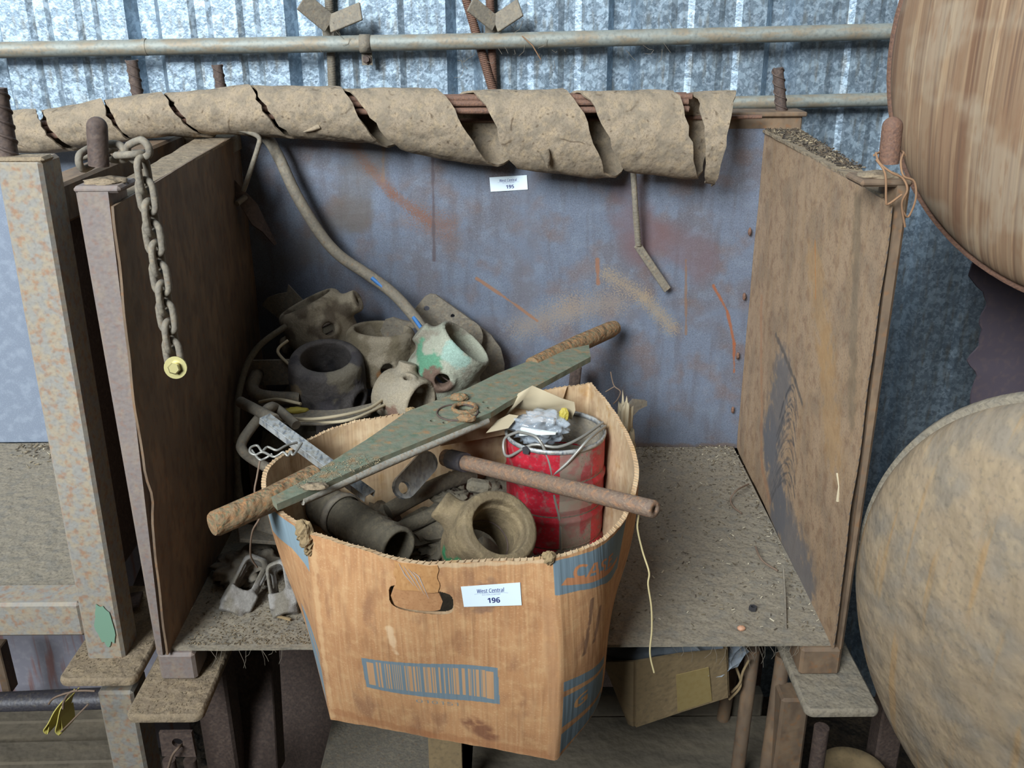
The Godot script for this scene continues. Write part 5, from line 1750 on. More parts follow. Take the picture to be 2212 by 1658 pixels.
# ---------------------------------------------------------------- ring-shaped castings
# stubs: [angle, height, radius, length]; holes: [angle, height, radius]; angles in degrees, 0 to the right, 90 to the front
func casting(at: Vector3, axis: Vector3, size: float, bore: float, stubs: Array, holes: Array, paint: Callable, label: String, lip := true, flare := 0.12) -> Node3D:
	var fr := frame(at, axis)
	fr.basis = fr.basis.scaled_local(Vector3.ONE * size)
	var ops := [["cyl", "add", 0.004, Transform3D(), Vector3(0.058, 0.046, 0.012), flare]]
	if lip:
		ops.append(["cyl", "add", 0.008, Transform3D(Basis(), Vector3(0, 0.041, 0)), Vector3(0.0535, 0.009, 0.004), 0.0])
		ops.append(["cyl", "add", 0.008, Transform3D(Basis(), Vector3(0, -0.041, 0)), Vector3(0.0535, 0.009, 0.004), 0.0])
	for s in stubs:
		var a := deg_to_rad(s[0])
		var d := Vector3(cos(a), 0, sin(a))
		ops.append(["cyl", "add", 0.014, frame(d * (0.05 + s[3] * 0.5) + Vector3(0, s[1], 0), d), Vector3(s[2], 0.012 + s[3] * 0.5, 0.003), 0.0])
	for h in holes:
		var a := deg_to_rad(h[0])
		var d := Vector3(cos(a), 0, sin(a))
		ops.append(["cyl", "add", 0.01, frame(d * 0.050 + Vector3(0, h[1], 0), d), Vector3(h[2] * 1.7, 0.0105, 0.004), 0.0])
	ops.append(["cyl", "cut", 0.004, Transform3D(), Vector3(bore, 0.2, 0.0), 0.0])
	if lip:
		ops.append(["cyl", "cut", 0.003, Transform3D(Basis(), Vector3(0, 0.047, 0)), Vector3(bore + 0.004, 0.012, 0.0), 0.0])
	for h in holes:
		var a := deg_to_rad(h[0])
		var d := Vector3(cos(a), 0, sin(a))
		ops.append(["cyl", "cut", 0.002, frame(d * 0.06 + Vector3(0, h[1], 0), d), Vector3(h[2], 0.045, 0.0), 0.0])
	for s in stubs:
		if s.size() > 4:
			var a := deg_to_rad(s[0])
			var d := Vector3(cos(a), 0, sin(a))
			ops.append(["cyl", "cut", 0.002, frame(d * (0.05 + s[3]) + Vector3(0, s[1], 0), d), Vector3(s[4], 0.03, 0.0), 0.0])
	var t := thing("ring_casting", at, label, "casting", "ring-shaped iron castings")
	cast_part(t, "housing", ops, Vector3(0.098, 0.058, 0.098), 0.003, fr, paint, M.grain)
	# snap ring groove line seen inside the bore
	var pts := []
	for k in 33:
		var an := TAU * k / 32.0
		pts.append(fr * Vector3(cos(an) * (bore - 0.0004), -0.012, sin(an) * (bore - 0.0004)))
	part(t, "bore_ring", MB.new().tube(pts, 0.0013, 6, false), M.dark_rust)
	return t


func castings() -> void:
	var dust1 := c8(160, 146, 124)
	var dust2 := c8(112, 99, 82)
	var green := c8(92, 142, 112)
	casting(Vector3(-0.3367, 1.0939, -1.6), Vector3(-0.42, 0.90, -0.05), 1.04, 0.043, [[8, 0.012, 0.019, 0.022, 0.006], [188, -0.012, 0.018, 0.016]], [[62, -0.004, 0.0105]], patchy(71, dust1, dust2, [[c8(96, 130, 70), Vector3(-0.03, -0.04, 0.045), 0.03], [c8(66, 54, 46), Vector3(-0.05, -0.04, 0.03), 0.03]]), "tipped dusty ring casting at the top left of the pile, stub to the right", false, 0.06)
	casting(Vector3(-0.3097, 1.0285, -1.5), Vector3(0.05, 0.96, 0.26), 1.10, 0.0375, [[80, -0.026, 0.02, 0.03, 0.005]], [[30, -0.012, 0.013]], patchy(72, c8(104, 97, 94), c8(78, 73, 75), [[c8(150, 130, 104), Vector3(-0.04, 0.01, 0.045), 0.022], [c8(132, 122, 106), Vector3(0.03, 0.035, 0.04), 0.03]]), "blackish ring casting with a wide round opening facing up", false, 0.06)
	casting(Vector3(-0.2284, 1.0495, -1.57), Vector3(0.06, 0.98, -0.04), 1.04, 0.043, [[2, 0.0, 0.019, 0.024]], [[72, -0.008, 0.011]], patchy(73, dust1, c8(132, 118, 96), [[c8(146, 104, 66), Vector3(0.03, -0.02, 0.05), 0.025]]), "tan ring casting behind the black one, stub to the right", false, 0.03)
	casting(Vector3(-0.1063, 1.06, -1.5), Vector3(0.66, 0.74, 0.04), 0.96, 0.041, [[182, 0.01, 0.02, 0.012], [5, -0.005, 0.016, 0.014]], [[88, -0.010, 0.0125]], patchy(74, c8(160, 160, 142), c8(140, 132, 116), [[green, Vector3(-0.03, -0.01, 0.045), 0.04], [c8(106, 84, 70), Vector3(0.0, -0.02, 0.06), 0.034], [c8(150, 174, 160), Vector3(-0.01, 0.045, 0.045), 0.04]]), "ring casting with chipped green paint leaning at the right of the pile")
	casting(Vector3(-0.1762, 1.022, -1.44), Vector3(0.80, -0.10, 0.55), 0.74, 0.040, [[196, -0.012, 0.021, 0.014]], [[165, 0.02, 0.010]], patchy(75, c8(158, 146, 126), dust1, [[c8(128, 100, 84), Vector3(0.03, 0.02, 0.05), 0.03]]), "pale dusty ring casting in front of the green-chipped one, opening right")
	casting(Vector3(-0.0331, 0.9644, -1.09), Vector3(0.36, 0.74, 0.54), 0.95, 0.0345, [[196, 0.0, 0.021, 0.022]], [[100, -0.02, 0.009]], patchy(76, c8(136, 117, 88), c8(118, 102, 76), [[c8(60, 134, 88), Vector3(-0.03, -0.03, 0.05), 0.034]]), "ring casting with a green patch lying inside the cardboard box", true, 0.06)


func box_contents() -> void:
	# green bar with round ends lying across the box
	var yb := 1.078
	var g := thing("green_bar", Vector3(-0.0795, 1.06, -1.2989), "flat green bar with round rusty ends lying slantwise across the cardboard box", "bar")
	var flat := Transform3D(Basis(Vector3(1, 0, 0), Vector3(0, 0, -1), Vector3(0, 1, 0)), Vector3(0, yb - 0.0045, 0))
	part(g, "plate", MB.new().plate(PackedVector2Array([Vector2(-0.2747, 0.9852), Vector2(-0.247, 1.0142), Vector2(-0.1647, 1.109), Vector2(-0.0305, 1.2479), Vector2(-0.0076, 1.2846), Vector2(0.129, 1.4726), Vector2(0.1306, 1.5317), Vector2(0.0569, 1.4876), Vector2(-0.0223, 1.4005), Vector2(-0.067, 1.3396), Vector2(-0.1492, 1.2536), Vector2(-0.1953, 1.1584), Vector2(-0.2416, 1.075), Vector2(-0.2477, 1.0525), Vector2(-0.2681, 1.0628), Vector2(-0.2946, 1.0173)]), 0.009, flat, [[Vector2(-0.068, 1.2653), 0.0135], [Vector2(-0.0392, 1.2852), 0.004], [Vector2(-0.0927, 1.2138), 0.004], [Vector2(-0.1105, 1.2204), 0.004], [Vector2(-0.0469, 1.2483), 0.004], [Vector2(-0.0321, 1.2646), 0.004]]), M.green_bar)
	part(g, "edge_strip", MB.new().tube([Vector3(-0.2523, 1.066, -1.0134), Vector3(-0.1652, 1.066, -1.1079), Vector3(-0.0359, 1.066, -1.246)], 0.0055, 8), M.pale_steel, "grey welded strip along the edge")
	part(g, "round_end", MB.new().tube([Vector3(-0.3429, 1.068, -0.9558), Vector3(-0.3395, 1.068, -0.9588), Vector3(-0.2896, 1.068, -1.0149), Vector3(-0.2481, 1.068, -1.0743)], [0.013, 0.015, 0.0155, 0.015], 20), M.rusty_green, "round rusty stub at the near end")
	part(g, "round_end", MB.new().tube([Vector3(0.0332, 1.07, -1.4531), Vector3(0.1154, 1.07, -1.5595), Vector3(0.1768, 1.07, -1.633), Vector3(0.1864, 1.07, -1.6458)], [0.0145, 0.0155, 0.015, 0.013], 20), M.rusty_green, "round rusty stub at the far end")
	var rc := Vector3(-0.0777, 1.079, -1.2466)
	var ring := func(c: Vector3, rx: float, t: float, a0: float, a1: float) -> Array:
		var pts := []
		for k in 29:
			var an := lerpf(a0, a1, k / 28.0)
			pts.append(c + Vector3(cos(an) * rx, t, sin(an) * rx))
		return pts
	part(g, "ring", MB.new().tube(ring.call(rc, 0.029, 0.0, 0.0, TAU), 0.0013, 6, false), M.dark_rust)
	part(g, "ring", MB.new().tube(ring.call(Vector3(-0.0678, 1.08, -1.2607), 0.0165, -0.0005, 0.0, TAU), 0.0034, 8, false), M.rusty_green, "raised rusty ring round the centre hole")
	for q in [Vector3(-0.0772, 1.082, -1.2939), Vector3(-0.0633, 1.082, -1.2184)]:
		part(g, "weld_lump", lump(q, Vector3(0.014, 0.006, 0.008), int(q.x * 3000.0) + 90), M.rusty_green)
	part(g, "dried_mud", lump(Vector3(-0.2377, 1.08, -1.0244), Vector3(0.016, 0.003, 0.009), 97, 0.5), M.dust)

	# rusty tube resting on the right rim
	var rt := thing("rusty_tube", Vector3(0.0486, 1.05, -1.0888), "rusty round tube lying across the red can to the right rim of the box", "tube")
	var a := Vector3(-0.0981, 1.001, -1.2603)
	var b := Vector3(0.1661, 1.066, -0.9865)
	var dir := (b - a).normalized()
	part(rt, "tube", MB.new().lathe([Vector2(0.0, 0.0), Vector2(0.0125, 0.0), Vector2(0.0128, 0.01), Vector2(0.0112, 0.03), Vector2(0.0112, (b - a).length() * 0.72), Vector2(0.0118, (b - a).length() * 0.74), Vector2(0.0108, (b - a).length() * 0.76), Vector2(0.0108, (b - a).length() - 0.002), Vector2(0.0095, (b - a).length()), Vector2(0.0035, (b - a).length()), Vector2(0.0035, (b - a).length() - 0.03)], frame(a, dir), 20), M.tube_rust)
	part(rt, "collar", MB.new().tube([a + dir * 0.012, a + dir * 0.045], 0.0142, 16), M.black_iron, "dark collar at the inner end")

	# red can
	var cv := Canvas.new(1024, 512, c8(176, 36, 50))
	var b4 := noise_bytes("fbm", 1024, 512, 0.02, 5, 701)
	var c4 := noise_bytes("fbm", 1024, 512, 0.008, 5, 702)
	cv.rect(130, 0, 118, 512, c8(128, 116, 104), 0.95)
	cv.layer(c4, c8(150, 24, 38), 0.5, 0.7, 0.6)
	cv.layer(b4, c8(126, 104, 92), 0.52, 0.85, 0.7)
	cv.layer(noise_bytes("fbm", 1024, 512, 0.05, 4, 703), c8(196, 90, 98), 0.55, 0.9, 0.5)
	cv.layer(noise_bytes("fbm", 1024, 512, 0.1, 3, 704), c8(80, 66, 62), 0.66, 0.78, 0.5)
	cv.rect(178, 0, 72, 512, c8(128, 114, 100), 0.6)
	cv.rect(120, 190, 130, 40, c8(146, 132, 116), 0.6)
	cv.rect(385, 250, 92, 90, c8(206, 198, 160), 0.9)
	cv.text("OIL", 430, 295, 66, c8(150, 26, 40), "Droid Sans", 800, -0.55)
	mat("can_paint", cv.tex(), 0.42, 0.0, 1.0, T.fine, 0.01, Color.WHITE, false)
	var tc := Vector3(0.0631, 1.035, -1.2771)
	var can := thing("red_can", Vector3(tc.x, 0.825, tc.z), "dented red steel oil can standing in the cardboard box", "can")
	var prof := []
	for i in 41:
		var y := lerpf(0.21, 0.0, i / 40.0)
		var r := 0.0725
		for hp in [0.150, 0.098, 0.046]:
			r += 0.0036 * exp(-pow((y - hp) / 0.0035, 2.0)) - 0.002 * exp(-pow((y - hp - 0.007) / 0.003, 2.0))
		prof.append(Vector2(r, y))
	prof.reverse()
	var canf := Transform3D(Basis(), Vector3(tc.x, 0.825, tc.z))
	part(can, "body", flip_v(prof, canf), M.can_paint)
	part(can, "inner_wall", MB.new().lathe([Vector2(0.0712, 0.21), Vector2(0.0712, 0.0), Vector2(0.0, 0.002)], canf, 48), M.dusty_steel)
	part(can, "rim", MB.new().lathe([Vector2(0.0705, 0.206), Vector2(0.0735, 0.206), Vector2(0.0745, 0.2095), Vector2(0.0735, 0.213), Vector2(0.0705, 0.212), Vector2(0.0705, 0.206)], canf, 48), M.bare_metal)
	part(can, "hole_mark", MB.new().plate(PackedVector2Array([Vector2(-0.005, -0.006), Vector2(0.004, -0.005), Vector2(0.006, 0.001), Vector2(-0.001, 0.006), Vector2(-0.006, 0.003)]), 0.003, Transform3D(Basis(Vector3.UP, -0.58), Vector3(0.0194, 1.0336, -1.2155))), M.dark_part, "ragged hole punched below the rim")
	var hw := smooth_path([Vector3(0.1326, 1.0442, -1.285), Vector3(0.0973, 1.0432, -1.235), Vector3(0.0634, 1.0399, -1.212), Vector3(0.0279, 1.0409, -1.218), Vector3(-0.0048, 1.0144, -1.236), Vector3(-0.0128, 1.0187, -1.25), Vector3(-0.0099, 1.0348, -1.255), Vector3(0.0087, 1.0487, -1.245)], 5)
	part(can, "handle_wire", MB.new().tube(hw, 0.0022, 8), M.wire)
	part(can, "handle_wire", MB.new().tube(smooth_path([Vector3(0.1364, 1.0405, -1.28), Vector3(0.1055, 1.0488, -1.215), Vector3(0.0762, 1.0181, -1.205), Vector3(0.0525, 0.9949, -1.208)], 5), 0.0022, 8), M.wire)
	part(can, "handle_wire", MB.new().tube(smooth_path([Vector3(0.0087, 1.0487, -1.245), Vector3(0.0343, 1.053, -1.215), Vector3(0.0484, 1.0276, -1.208), Vector3(0.0551, 0.9991, -1.207), Vector3(0.0593, 0.9627, -1.206), Vector3(0.0677, 0.9213, -1.206), Vector3(0.0696, 0.8711, -1.206)], 5), 0.0022, 8), M.wire)
	# things stuffed in the can
	solo("clear_bag", soft_crumple(Vector3(tc.x - 0.022, 1.043, tc.z + 0.004), Vector3(0.04, 0.022, 0.03), 91, 0.5, 30), M.clear_film, "crumpled clear plastic bag on top of the red can", "plastic bag")
	solo("black_part", lump(Vector3(tc.x - 0.02, 1.035, tc.z + 0.004), Vector3(0.03, 0.012, 0.02), 92, 0.25, 12), M.dark_part, "black part wrapped inside the clear bag", "scrap")
	var tb := MB.new().slab([[Vector3(-0.0149, 1.04, -1.3091), Vector3(-0.0044, 1.06, -1.2974), Vector3(0.0095, 1.08, -1.3112)], [Vector3(0.0025, 1.05, -1.3292), Vector3(0.0162, 1.075, -1.3017), Vector3(0.0296, 1.1, -1.294)], [Vector3(0.0302, 1.05, -1.3199), Vector3(0.0397, 1.075, -1.2908), Vector3(0.0447, 1.09, -1.3004)], [Vector3(0.065, 1.045, -1.322), Vector3(0.0738, 1.07, -1.2949), Vector3(0.0735, 1.08, -1.2921)], [Vector3(0.0886, 1.04, -1.3071), Vector3(0.093, 1.06, -1.2955), Vector3(0.0912, 1.07, -1.3016)]], 0.0008, -1)
	solo("paper_wrapping", tb, M.tan_paper, "torn tan wrapping paper sticking up behind the clear bag", "paper")
	solo("paper_wrapping", MB.new().slab([[Vector3(-0.0373, 1.05, -1.2383), Vector3(-0.0212, 1.055, -1.2704)], [Vector3(-0.021, 1.05, -1.2459), Vector3(-0.0044, 1.06, -1.2804)], [Vector3(-0.0058, 1.05, -1.2536), Vector3(0.0091, 1.058, -1.2796)]], 0.0008, -1), M.tan_paper, "scrap of tan paper between the green bar and the red can", "paper")
	solo("yellow_scrap", crumple(Vector3(0.0757, 1.055, -1.2886), Vector3(0.007, 0.010, 0.004), 93, 0.3, 8), M.yellow_film, "small yellow scrap of film beside the clear bag", "plastic film")
	for k in 3:
		var p0 := Vector3(0.01, 1.045, -1.2436) + Vector3(0.001 * k, 0.003 * k, -0.004 * k)
		solo("white_stick", MB.new().bar(p0, p0 + Vector3(0.05, 0.004 - 0.003 * k, 0.006 + 0.004 * k), 0.006, 0.002, Vector3.UP, 0.0004), M.paper_white, ["white flat stick lying in the can's mouth, lowest of three", "white flat stick lying in the can's mouth, middle of three", "white flat stick lying in the can's mouth, topmost of three"][k], "stick", "white sticks in the can")

	# duct hose with its clamp
	var dh := thing("duct_hose", Vector3(-0.13, 0.9, -1.03), "wide ribbed rubber hose with a slotted clamp inside the box", "hose")
	var h0 := Vector3(-0.2789, 0.95, -1.221)
	var h1 := Vector3(-0.1506, 0.95, -1.0935)
	var hd := (h1 - h0).normalized()
	var hl := (h1 - h0).length()
	var hp := []
	for k in 60:
		var t := k / 59.0
		hp.append(Vector2(0.0272 + 0.003 * fposmod(t * 9.0, 1.0), hl * t))
	for k in 12:
		hp.append(Vector2(0.0238, hl * (1.0 - k / 11.0 * 0.8)))
	part(dh, "hose", MB.new().lathe(hp, frame(h0, hd), 32), M.hose)
	var hc := h0 + hd * hl * 0.3
	var cl := part(dh, "clamp", MB.new().lathe([Vector2(0.0305, -0.006), Vector2(0.0325, -0.006), Vector2(0.0325, 0.006), Vector2(0.0305, 0.006)], frame(hc, hd), 32), M.dusty_steel, "hose clamp band")
	var fr := frame(hc, hd)
	for k in 11:
		var an := deg_to_rad(215.0 + k * 6.5)
		part(cl, "clamp_slot", MB.new().block(fr * Vector3(cos(an) * 0.0326, 0, sin(an) * 0.0326), Vector3(0.0012, 0.009, 0.0012), 0.0002, fr.basis * Basis(Vector3.UP, -an)), M.dark_part)

	# tubes and other scrap inside
	var bits := [
		["dusty_tube", [Vector3(-0.1794, 0.94, -1.2103), Vector3(-0.1404, 0.95, -1.2397), Vector3(-0.1016, 0.955, -1.27), Vector3(-0.06, 0.955, -1.2993)], 0.0125, "longest dusty tube in the box, bent slightly, behind the others"],
		["dusty_tube", [Vector3(-0.1652, 0.92, -1.1922), Vector3(-0.1253, 0.93, -1.2097), Vector3(-0.0835, 0.935, -1.2409)], 0.0112, "dusty tube in the box, second from the front"],
		["dusty_tube", [Vector3(-0.1362, 0.915, -1.1748), Vector3(-0.1082, 0.92, -1.1978), Vector3(-0.0861, 0.92, -1.2172)], 0.0095, "short dusty tube with a slotted end beside the green-patched casting"],
	]
	for q in bits:
		solo(q[0], MB.new().tube(smooth_path(q[1], 5), q[2], 16), M.hose, q[3], "tube", "dusty tubes in the box")
	var hm := thing("hammer_head", Vector3(-0.0443, 0.97, -1.1943), "dusty square-headed bolt standing among the scrap in the box", "bolt")
	part(hm, "head", MB.new().block(Vector3(-0.0463, 1, -1.1723), Vector3(0.034, 0.018, 0.02), 0.005, Basis(Vector3(0, 0, 1), -0.2)), M.hose)
	part(hm, "shank", MB.new().tube([Vector3(-0.0465, 0.995, -1.1763), Vector3(-0.0463, 0.955, -1.1881)], 0.0085, 12), M.hose)
	solo("flat_link", MB.new().plate(rounded_strip(0.085, 0.034), 0.008, Transform3D(Basis(Vector3(0.55, 0.35, -0.75).normalized(), Vector3(0.6, -0.75, 0.1).normalized(), Vector3(0.55, 0.5, 0.65).normalized()).orthonormalized(), Vector3(-0.1374, 1, -1.2085)), [[Vector2(-0.028, 0), 0.009]]), M.bare_metal, "worn flat steel link standing on end at the back of the box", "link")
	var lumps := [
		[Vector3(-0.0887, 0.935, -1.2494), Vector3(0.03, 0.016, 0.02), "knobbly valve body beside the second tube"], [Vector3(-0.1945, 0.92, -1.2256), Vector3(0.026, 0.016, 0.03), "rounded dusty lump behind the ribbed hose"], [Vector3(-0.1045, 0.9, -1.1804), Vector3(0.026, 0.014, 0.03), "dusty rag-like lump in front of the tubes"],
		[Vector3(-0.1283, 0.89, -1.1846), Vector3(0.024, 0.012, 0.03), "dusty folded piece near the front wall of the box"], [Vector3(-0.027, 0.92, -1.3156), Vector3(0.03, 0.014, 0.03), "dark lump between the tube and the red can"], [Vector3(-0.0829, 0.94, -1.3013), Vector3(0.02, 0.014, 0.024), "small forked lump behind the longest tube"],
		[Vector3(-0.266, 0.92, -1.312), Vector3(0.05, 0.03, 0.05), "big dark lump in the left of the box"], [Vector3(-0.1255, 0.925, -1.3951), Vector3(0.06, 0.02, 0.05), "dark bundle at the back of the box"]]
	for q in lumps:
		solo("scrap_lump", lump(q[0], q[1], int(absf(q[0].x) * 4000.0) + 5, 0.8, 14), M.hose, q[2], "scrap", "dusty scrap in the box")
	for q in [[Vector3(-0.1204, 0.915, -1.1809), 0.5, "dusty link plate nearest the front of the box"], [Vector3(-0.1008, 0.92, -1.1849), 0.3, "dusty link plate under the short tube"], [Vector3(-0.1404, 0.92, -1.2247), 0.9, "dusty link plate between the tubes"]]:
		solo("link_plate", MB.new().plate(rounded_strip(0.06, 0.022), 0.007, Transform3D(Basis(Vector3.UP, q[1]) * Basis(Vector3.RIGHT, -1.1), q[0]), [[Vector2(0.018, 0), 0.005]]), M.hose, q[2], "link", "dusty links in the box")
	solo("scrap_bed", bumpy_bed(), M.hose, "layer of dark dusty scrap filling the bottom of the box", "scrap").set_meta("kind", "stuff")


func flip_v(prof: Array, xf: Transform3D) -> MB:
	# body whose texture runs from the top down
	var mb := MB.new()
	var n := prof.size()
	for i in n - 1:
		var p: Vector2 = prof[i]
		var q: Vector2 = prof[i + 1]
		for k in 64:
			var a := TAU * k / 64.0
			var b := TAU * (k + 1) / 64.0
			var v := 1.0 - float(i) / (n - 1)
			var v2 := 1.0 - float(i + 1) / (n - 1)
			var u := k / 64.0
			var u2 := (k + 1) / 64.0
			mb.quad(xf * Vector3(p.x * cos(a), p.y, p.x * sin(a)), xf * Vector3(p.x * cos(b), p.y, p.x * sin(b)), xf * Vector3(q.x * cos(b), q.y, q.x * sin(b)), xf * Vector3(q.x * cos(a), q.y, q.x * sin(a)), 1, Vector2(u, v), Vector2(u2, v), Vector2(u2, v2), Vector2(u, v2))
	return mb


func rounded_strip(l: float, w: float) -> PackedVector2Array:
	var pts := PackedVector2Array()
	for s in 2:
		for k in 9:
			var a := -PI / 2.0 + PI * k / 8.0 + PI * s
			pts.append(Vector2((l / 2.0 - w / 2.0) * (1.0 if s == 0 else -1.0), 0) + Vector2(cos(a), sin(a)) * w / 2.0)
	return pts


func bumpy_bed() -> MB:
	var n := FastNoiseLite.new()
	n.seed = 99
	n.frequency = 16.0
	n.fractal_octaves = 3
	var P := []
	for i in 33:
		var row := []
		for j in 29:
			var u := i / 32.0
			var v := j / 28.0
			var x := lerpf(-0.255, 0.1, u)
			var z := lerpf(-0.985, -1.31, v)
			x = lerpf(x, -0.08, 0.25 * (1.0 - sin(v * PI)) * absf(u - 0.5))
			row.append(Vector3(x, 0.868 + n.get_noise_2d(x, z) * 0.05, z))
		P.append(row)
	return MB.new().slab(P, -0.01)


# crumpled film: soft folds that keep their sheen
func soft_crumple(ce: Vector3, r: Vector3, sd: int, amount: float, seg: int) -> MB:
	var n := FastNoiseLite.new()
	n.seed = sd
	n.frequency = 1.05
	n.fractal_octaves = 3
	n.fractal_gain = 0.4
	var P := []
	for i in seg * 2 + 1:
		var row := []
		for j in seg + 1:
			var a := TAU * (i % (seg * 2)) / (seg * 2.0)
			var b := PI * j / seg
			var q := Vector3(sin(b) * cos(a), cos(b), sin(b) * sin(a))
			q *= 1.0 + amount * n.get_noise_3dv(q * 1.7)
			row.append(ce + q * r)
		P.append(row)
	return MB.new().sheet(P, 1)


func pile_behind_box() -> void:
	# low tray that carries the castings, hidden under them
	var tray := thing("steel_tray", Vector3(-0.2, 0.811, -1.54), "shallow dark steel tray under the pile of castings", "tray")
	part(tray, "base", MB.new().span(Vector3(-0.43, 0.811, -1.67), Vector3(0.06, 0.819, -1.40), 0.002), M.dark_rust)
	for w in [[Vector3(-0.43, 0.811, -1.405), Vector3(0.06, 0.93, -1.40)], [Vector3(-0.43, 0.811, -1.67), Vector3(0.06, 0.93, -1.665)], [Vector3(-0.43, 0.811, -1.67), Vector3(-0.425, 0.93, -1.40)], [Vector3(0.055, 0.811, -1.67), Vector3(0.06, 0.93, -1.40)]]:
		part(tray, "side", MB.new().span(w[0], w[1], 0.001), M.dark_rust)
	solo("scrap_fill", pile_bed(), M.hose, "dark dusty scrap filling the tray under the castings", "scrap").set_meta("kind", "stuff")
	# plates standing behind the castings
	var flat := func(z: float, lean: float) -> Transform3D:
		return Transform3D(Basis(), Vector3(0, 0, z))
	solo("thin_plate", MB.new().plate(PackedVector2Array([Vector2(-0.4482, 1.1151), Vector2(-0.4368, 1.1288), Vector2(-0.4197, 1.1347), Vector2(-0.4011, 1.138), Vector2(-0.3973, 1.1525), Vector2(-0.3637, 1.1109), Vector2(-0.3253, 1.0463), Vector2(-0.4085, 1.078)]), 0.004, flat.call(-1.655, 0.0)), M.dusty_steel, "thin grey plate with a rounded corner behind the upper left casting", "plate", "plates behind the castings")
	solo("holed_plate", MB.new().plate(PackedVector2Array([Vector2(-0.1739, 1.1073), Vector2(-0.1538, 1.1312), Vector2(-0.1437, 1.1363), Vector2(-0.1339, 1.1345), Vector2(-0.0789, 1.0926), Vector2(-0.0362, 1.0571), Vector2(-0.0197, 1.0321), Vector2(-0.0133, 1.0023), Vector2(-0.0154, 0.9613), Vector2(-0.0568, 0.9431), Vector2(-0.1236, 0.9987)]), 0.006, flat.call(-1.645, 0.0), [[Vector2(-0.1514, 1.1097), 0.0052], [Vector2(-0.1054, 1.0954), 0.0038]]), M.dusty_steel, "large grey plate with two holes leaning on the back panel", "plate", "plates behind the castings")
	solo("holed_plate", MB.new().plate(PackedVector2Array([Vector2(-0.2301, 1.0844), Vector2(-0.2209, 1.1031), Vector2(-0.2062, 1.1072), Vector2(-0.1887, 1.1012), Vector2(-0.1622, 1.0958), Vector2(-0.1469, 1.0726), Vector2(-0.1522, 1.0423), Vector2(-0.2212, 1.0559)]), 0.006, flat.call(-1.6, 0.0), [[Vector2(-0.1685, 1.0814), 0.0075]]), M.dusty_steel, "small grey plate with one hole between tan and green castings", "plate", "plates behind the castings")
	solo("ring_plate", MB.new().plate(disc(0.036), 0.006, Transform3D(Basis(Vector3.UP, 0.3), Vector3(-0.0864, 1.0643, -1.61)), [[Vector2(0.006, 0), 0.011]]), M.dusty_steel, "round plate with a centre hole behind the green casting", "plate", "plates behind the castings")
	solo("slotted_plate", MB.new().plate(PackedVector2Array([Vector2(-0.4425, 1.0662), Vector2(-0.3591, 1.0671), Vector2(-0.363, 1.024), Vector2(-0.4466, 1.0213)]), 0.006, flat.call(-1.5, 0.0), [[Vector2(-0.4233, 1.0428), 0.009]]), M.dusty_steel, "flat plate with a pipe through its hole at the left of the pile", "plate", "plates behind the castings")
	# pipes and rods left of the castings
	solo("curved_pipe", MB.new().tube(smooth_path([Vector3(-0.4284, 1.0402, -1.52), Vector3(-0.4264, 1.0407, -1.48), Vector3(-0.4276, 1.0303, -1.465), Vector3(-0.4161, 1.0228, -1.455), Vector3(-0.391, 1.0197, -1.45), Vector3(-0.3472, 1.0177, -1.45)], 6), 0.0105, 16), M.dusty_steel, "curved dusty pipe coming out of the slotted plate", "pipe")
	solo("cable", MB.new().tube(smooth_path([Vector3(-0.4417, 0.858, -1.36), Vector3(-0.4414, 0.8905, -1.37), Vector3(-0.4433, 0.9469, -1.39), Vector3(-0.4421, 1.003, -1.41), Vector3(-0.4407, 1.0389, -1.44), Vector3(-0.432, 1.0716, -1.47), Vector3(-0.414, 1.0953, -1.5), Vector3(-0.3779, 1.1157, -1.53)], 6), [0.008, 0.008, 0.008, 0.008, 0.008, 0.008, 0.007, 0.006] + range(35).map(func(_k: int) -> float: return 0.0052), 10), M.hose, "long stiff cable arching up the left side of the bin", "cable")
	solo("bent_rod", MB.new().tube(smooth_path([Vector3(-0.3189, 1.04, -1.2931), Vector3(-0.3534, 1.05, -1.3292), Vector3(-0.3612, 1.06, -1.3131), Vector3(-0.3748, 1.05, -1.2885), Vector3(-0.3911, 1.03, -1.2612), Vector3(-0.3871, 1.02, -1.2464), Vector3(-0.3672, 1, -1.249), Vector3(-0.3276, 0.98, -1.2434)], 6), 0.0075, 12), M.dusty_steel, "bent dusty rod forming a loop at the box's left corner", "rod")
	solo("short_pipe", MB.new().tube([Vector3(-0.417, 1.05, -1.3592), Vector3(-0.3384, 1.07, -1.2477)], 0.0085, 12), M.dusty_steel, "short dusty pipe end above the bent rod", "pipe")
	# light channel strip lying across the box corner
	var a := Vector3(-0.3466, 1.082, -1.2319)
	var b := Vector3(-0.1871, 1.02, -1.1162)
	var d := (b - a).normalized()
	var sd := Vector3.UP.cross(d).normalized()
	var up := d.cross(sd)
	var cs := MB.new()
	cs.bar(a, b, 0.019, 0.0015, up, 0.0003)
	cs.bar(a + sd * 0.0088 - up * 0.0045, b + sd * 0.0088 - up * 0.0045, 0.0014, 0.010, up, 0.0003)
	cs.bar(a - sd * 0.0088 - up * 0.0045, b - sd * 0.0088 - up * 0.0045, 0.0014, 0.010, up, 0.0003)
	solo("metal_channel", cs, M.bare_metal, "thin light metal channel strip passing under the green bar into the box", "strip")
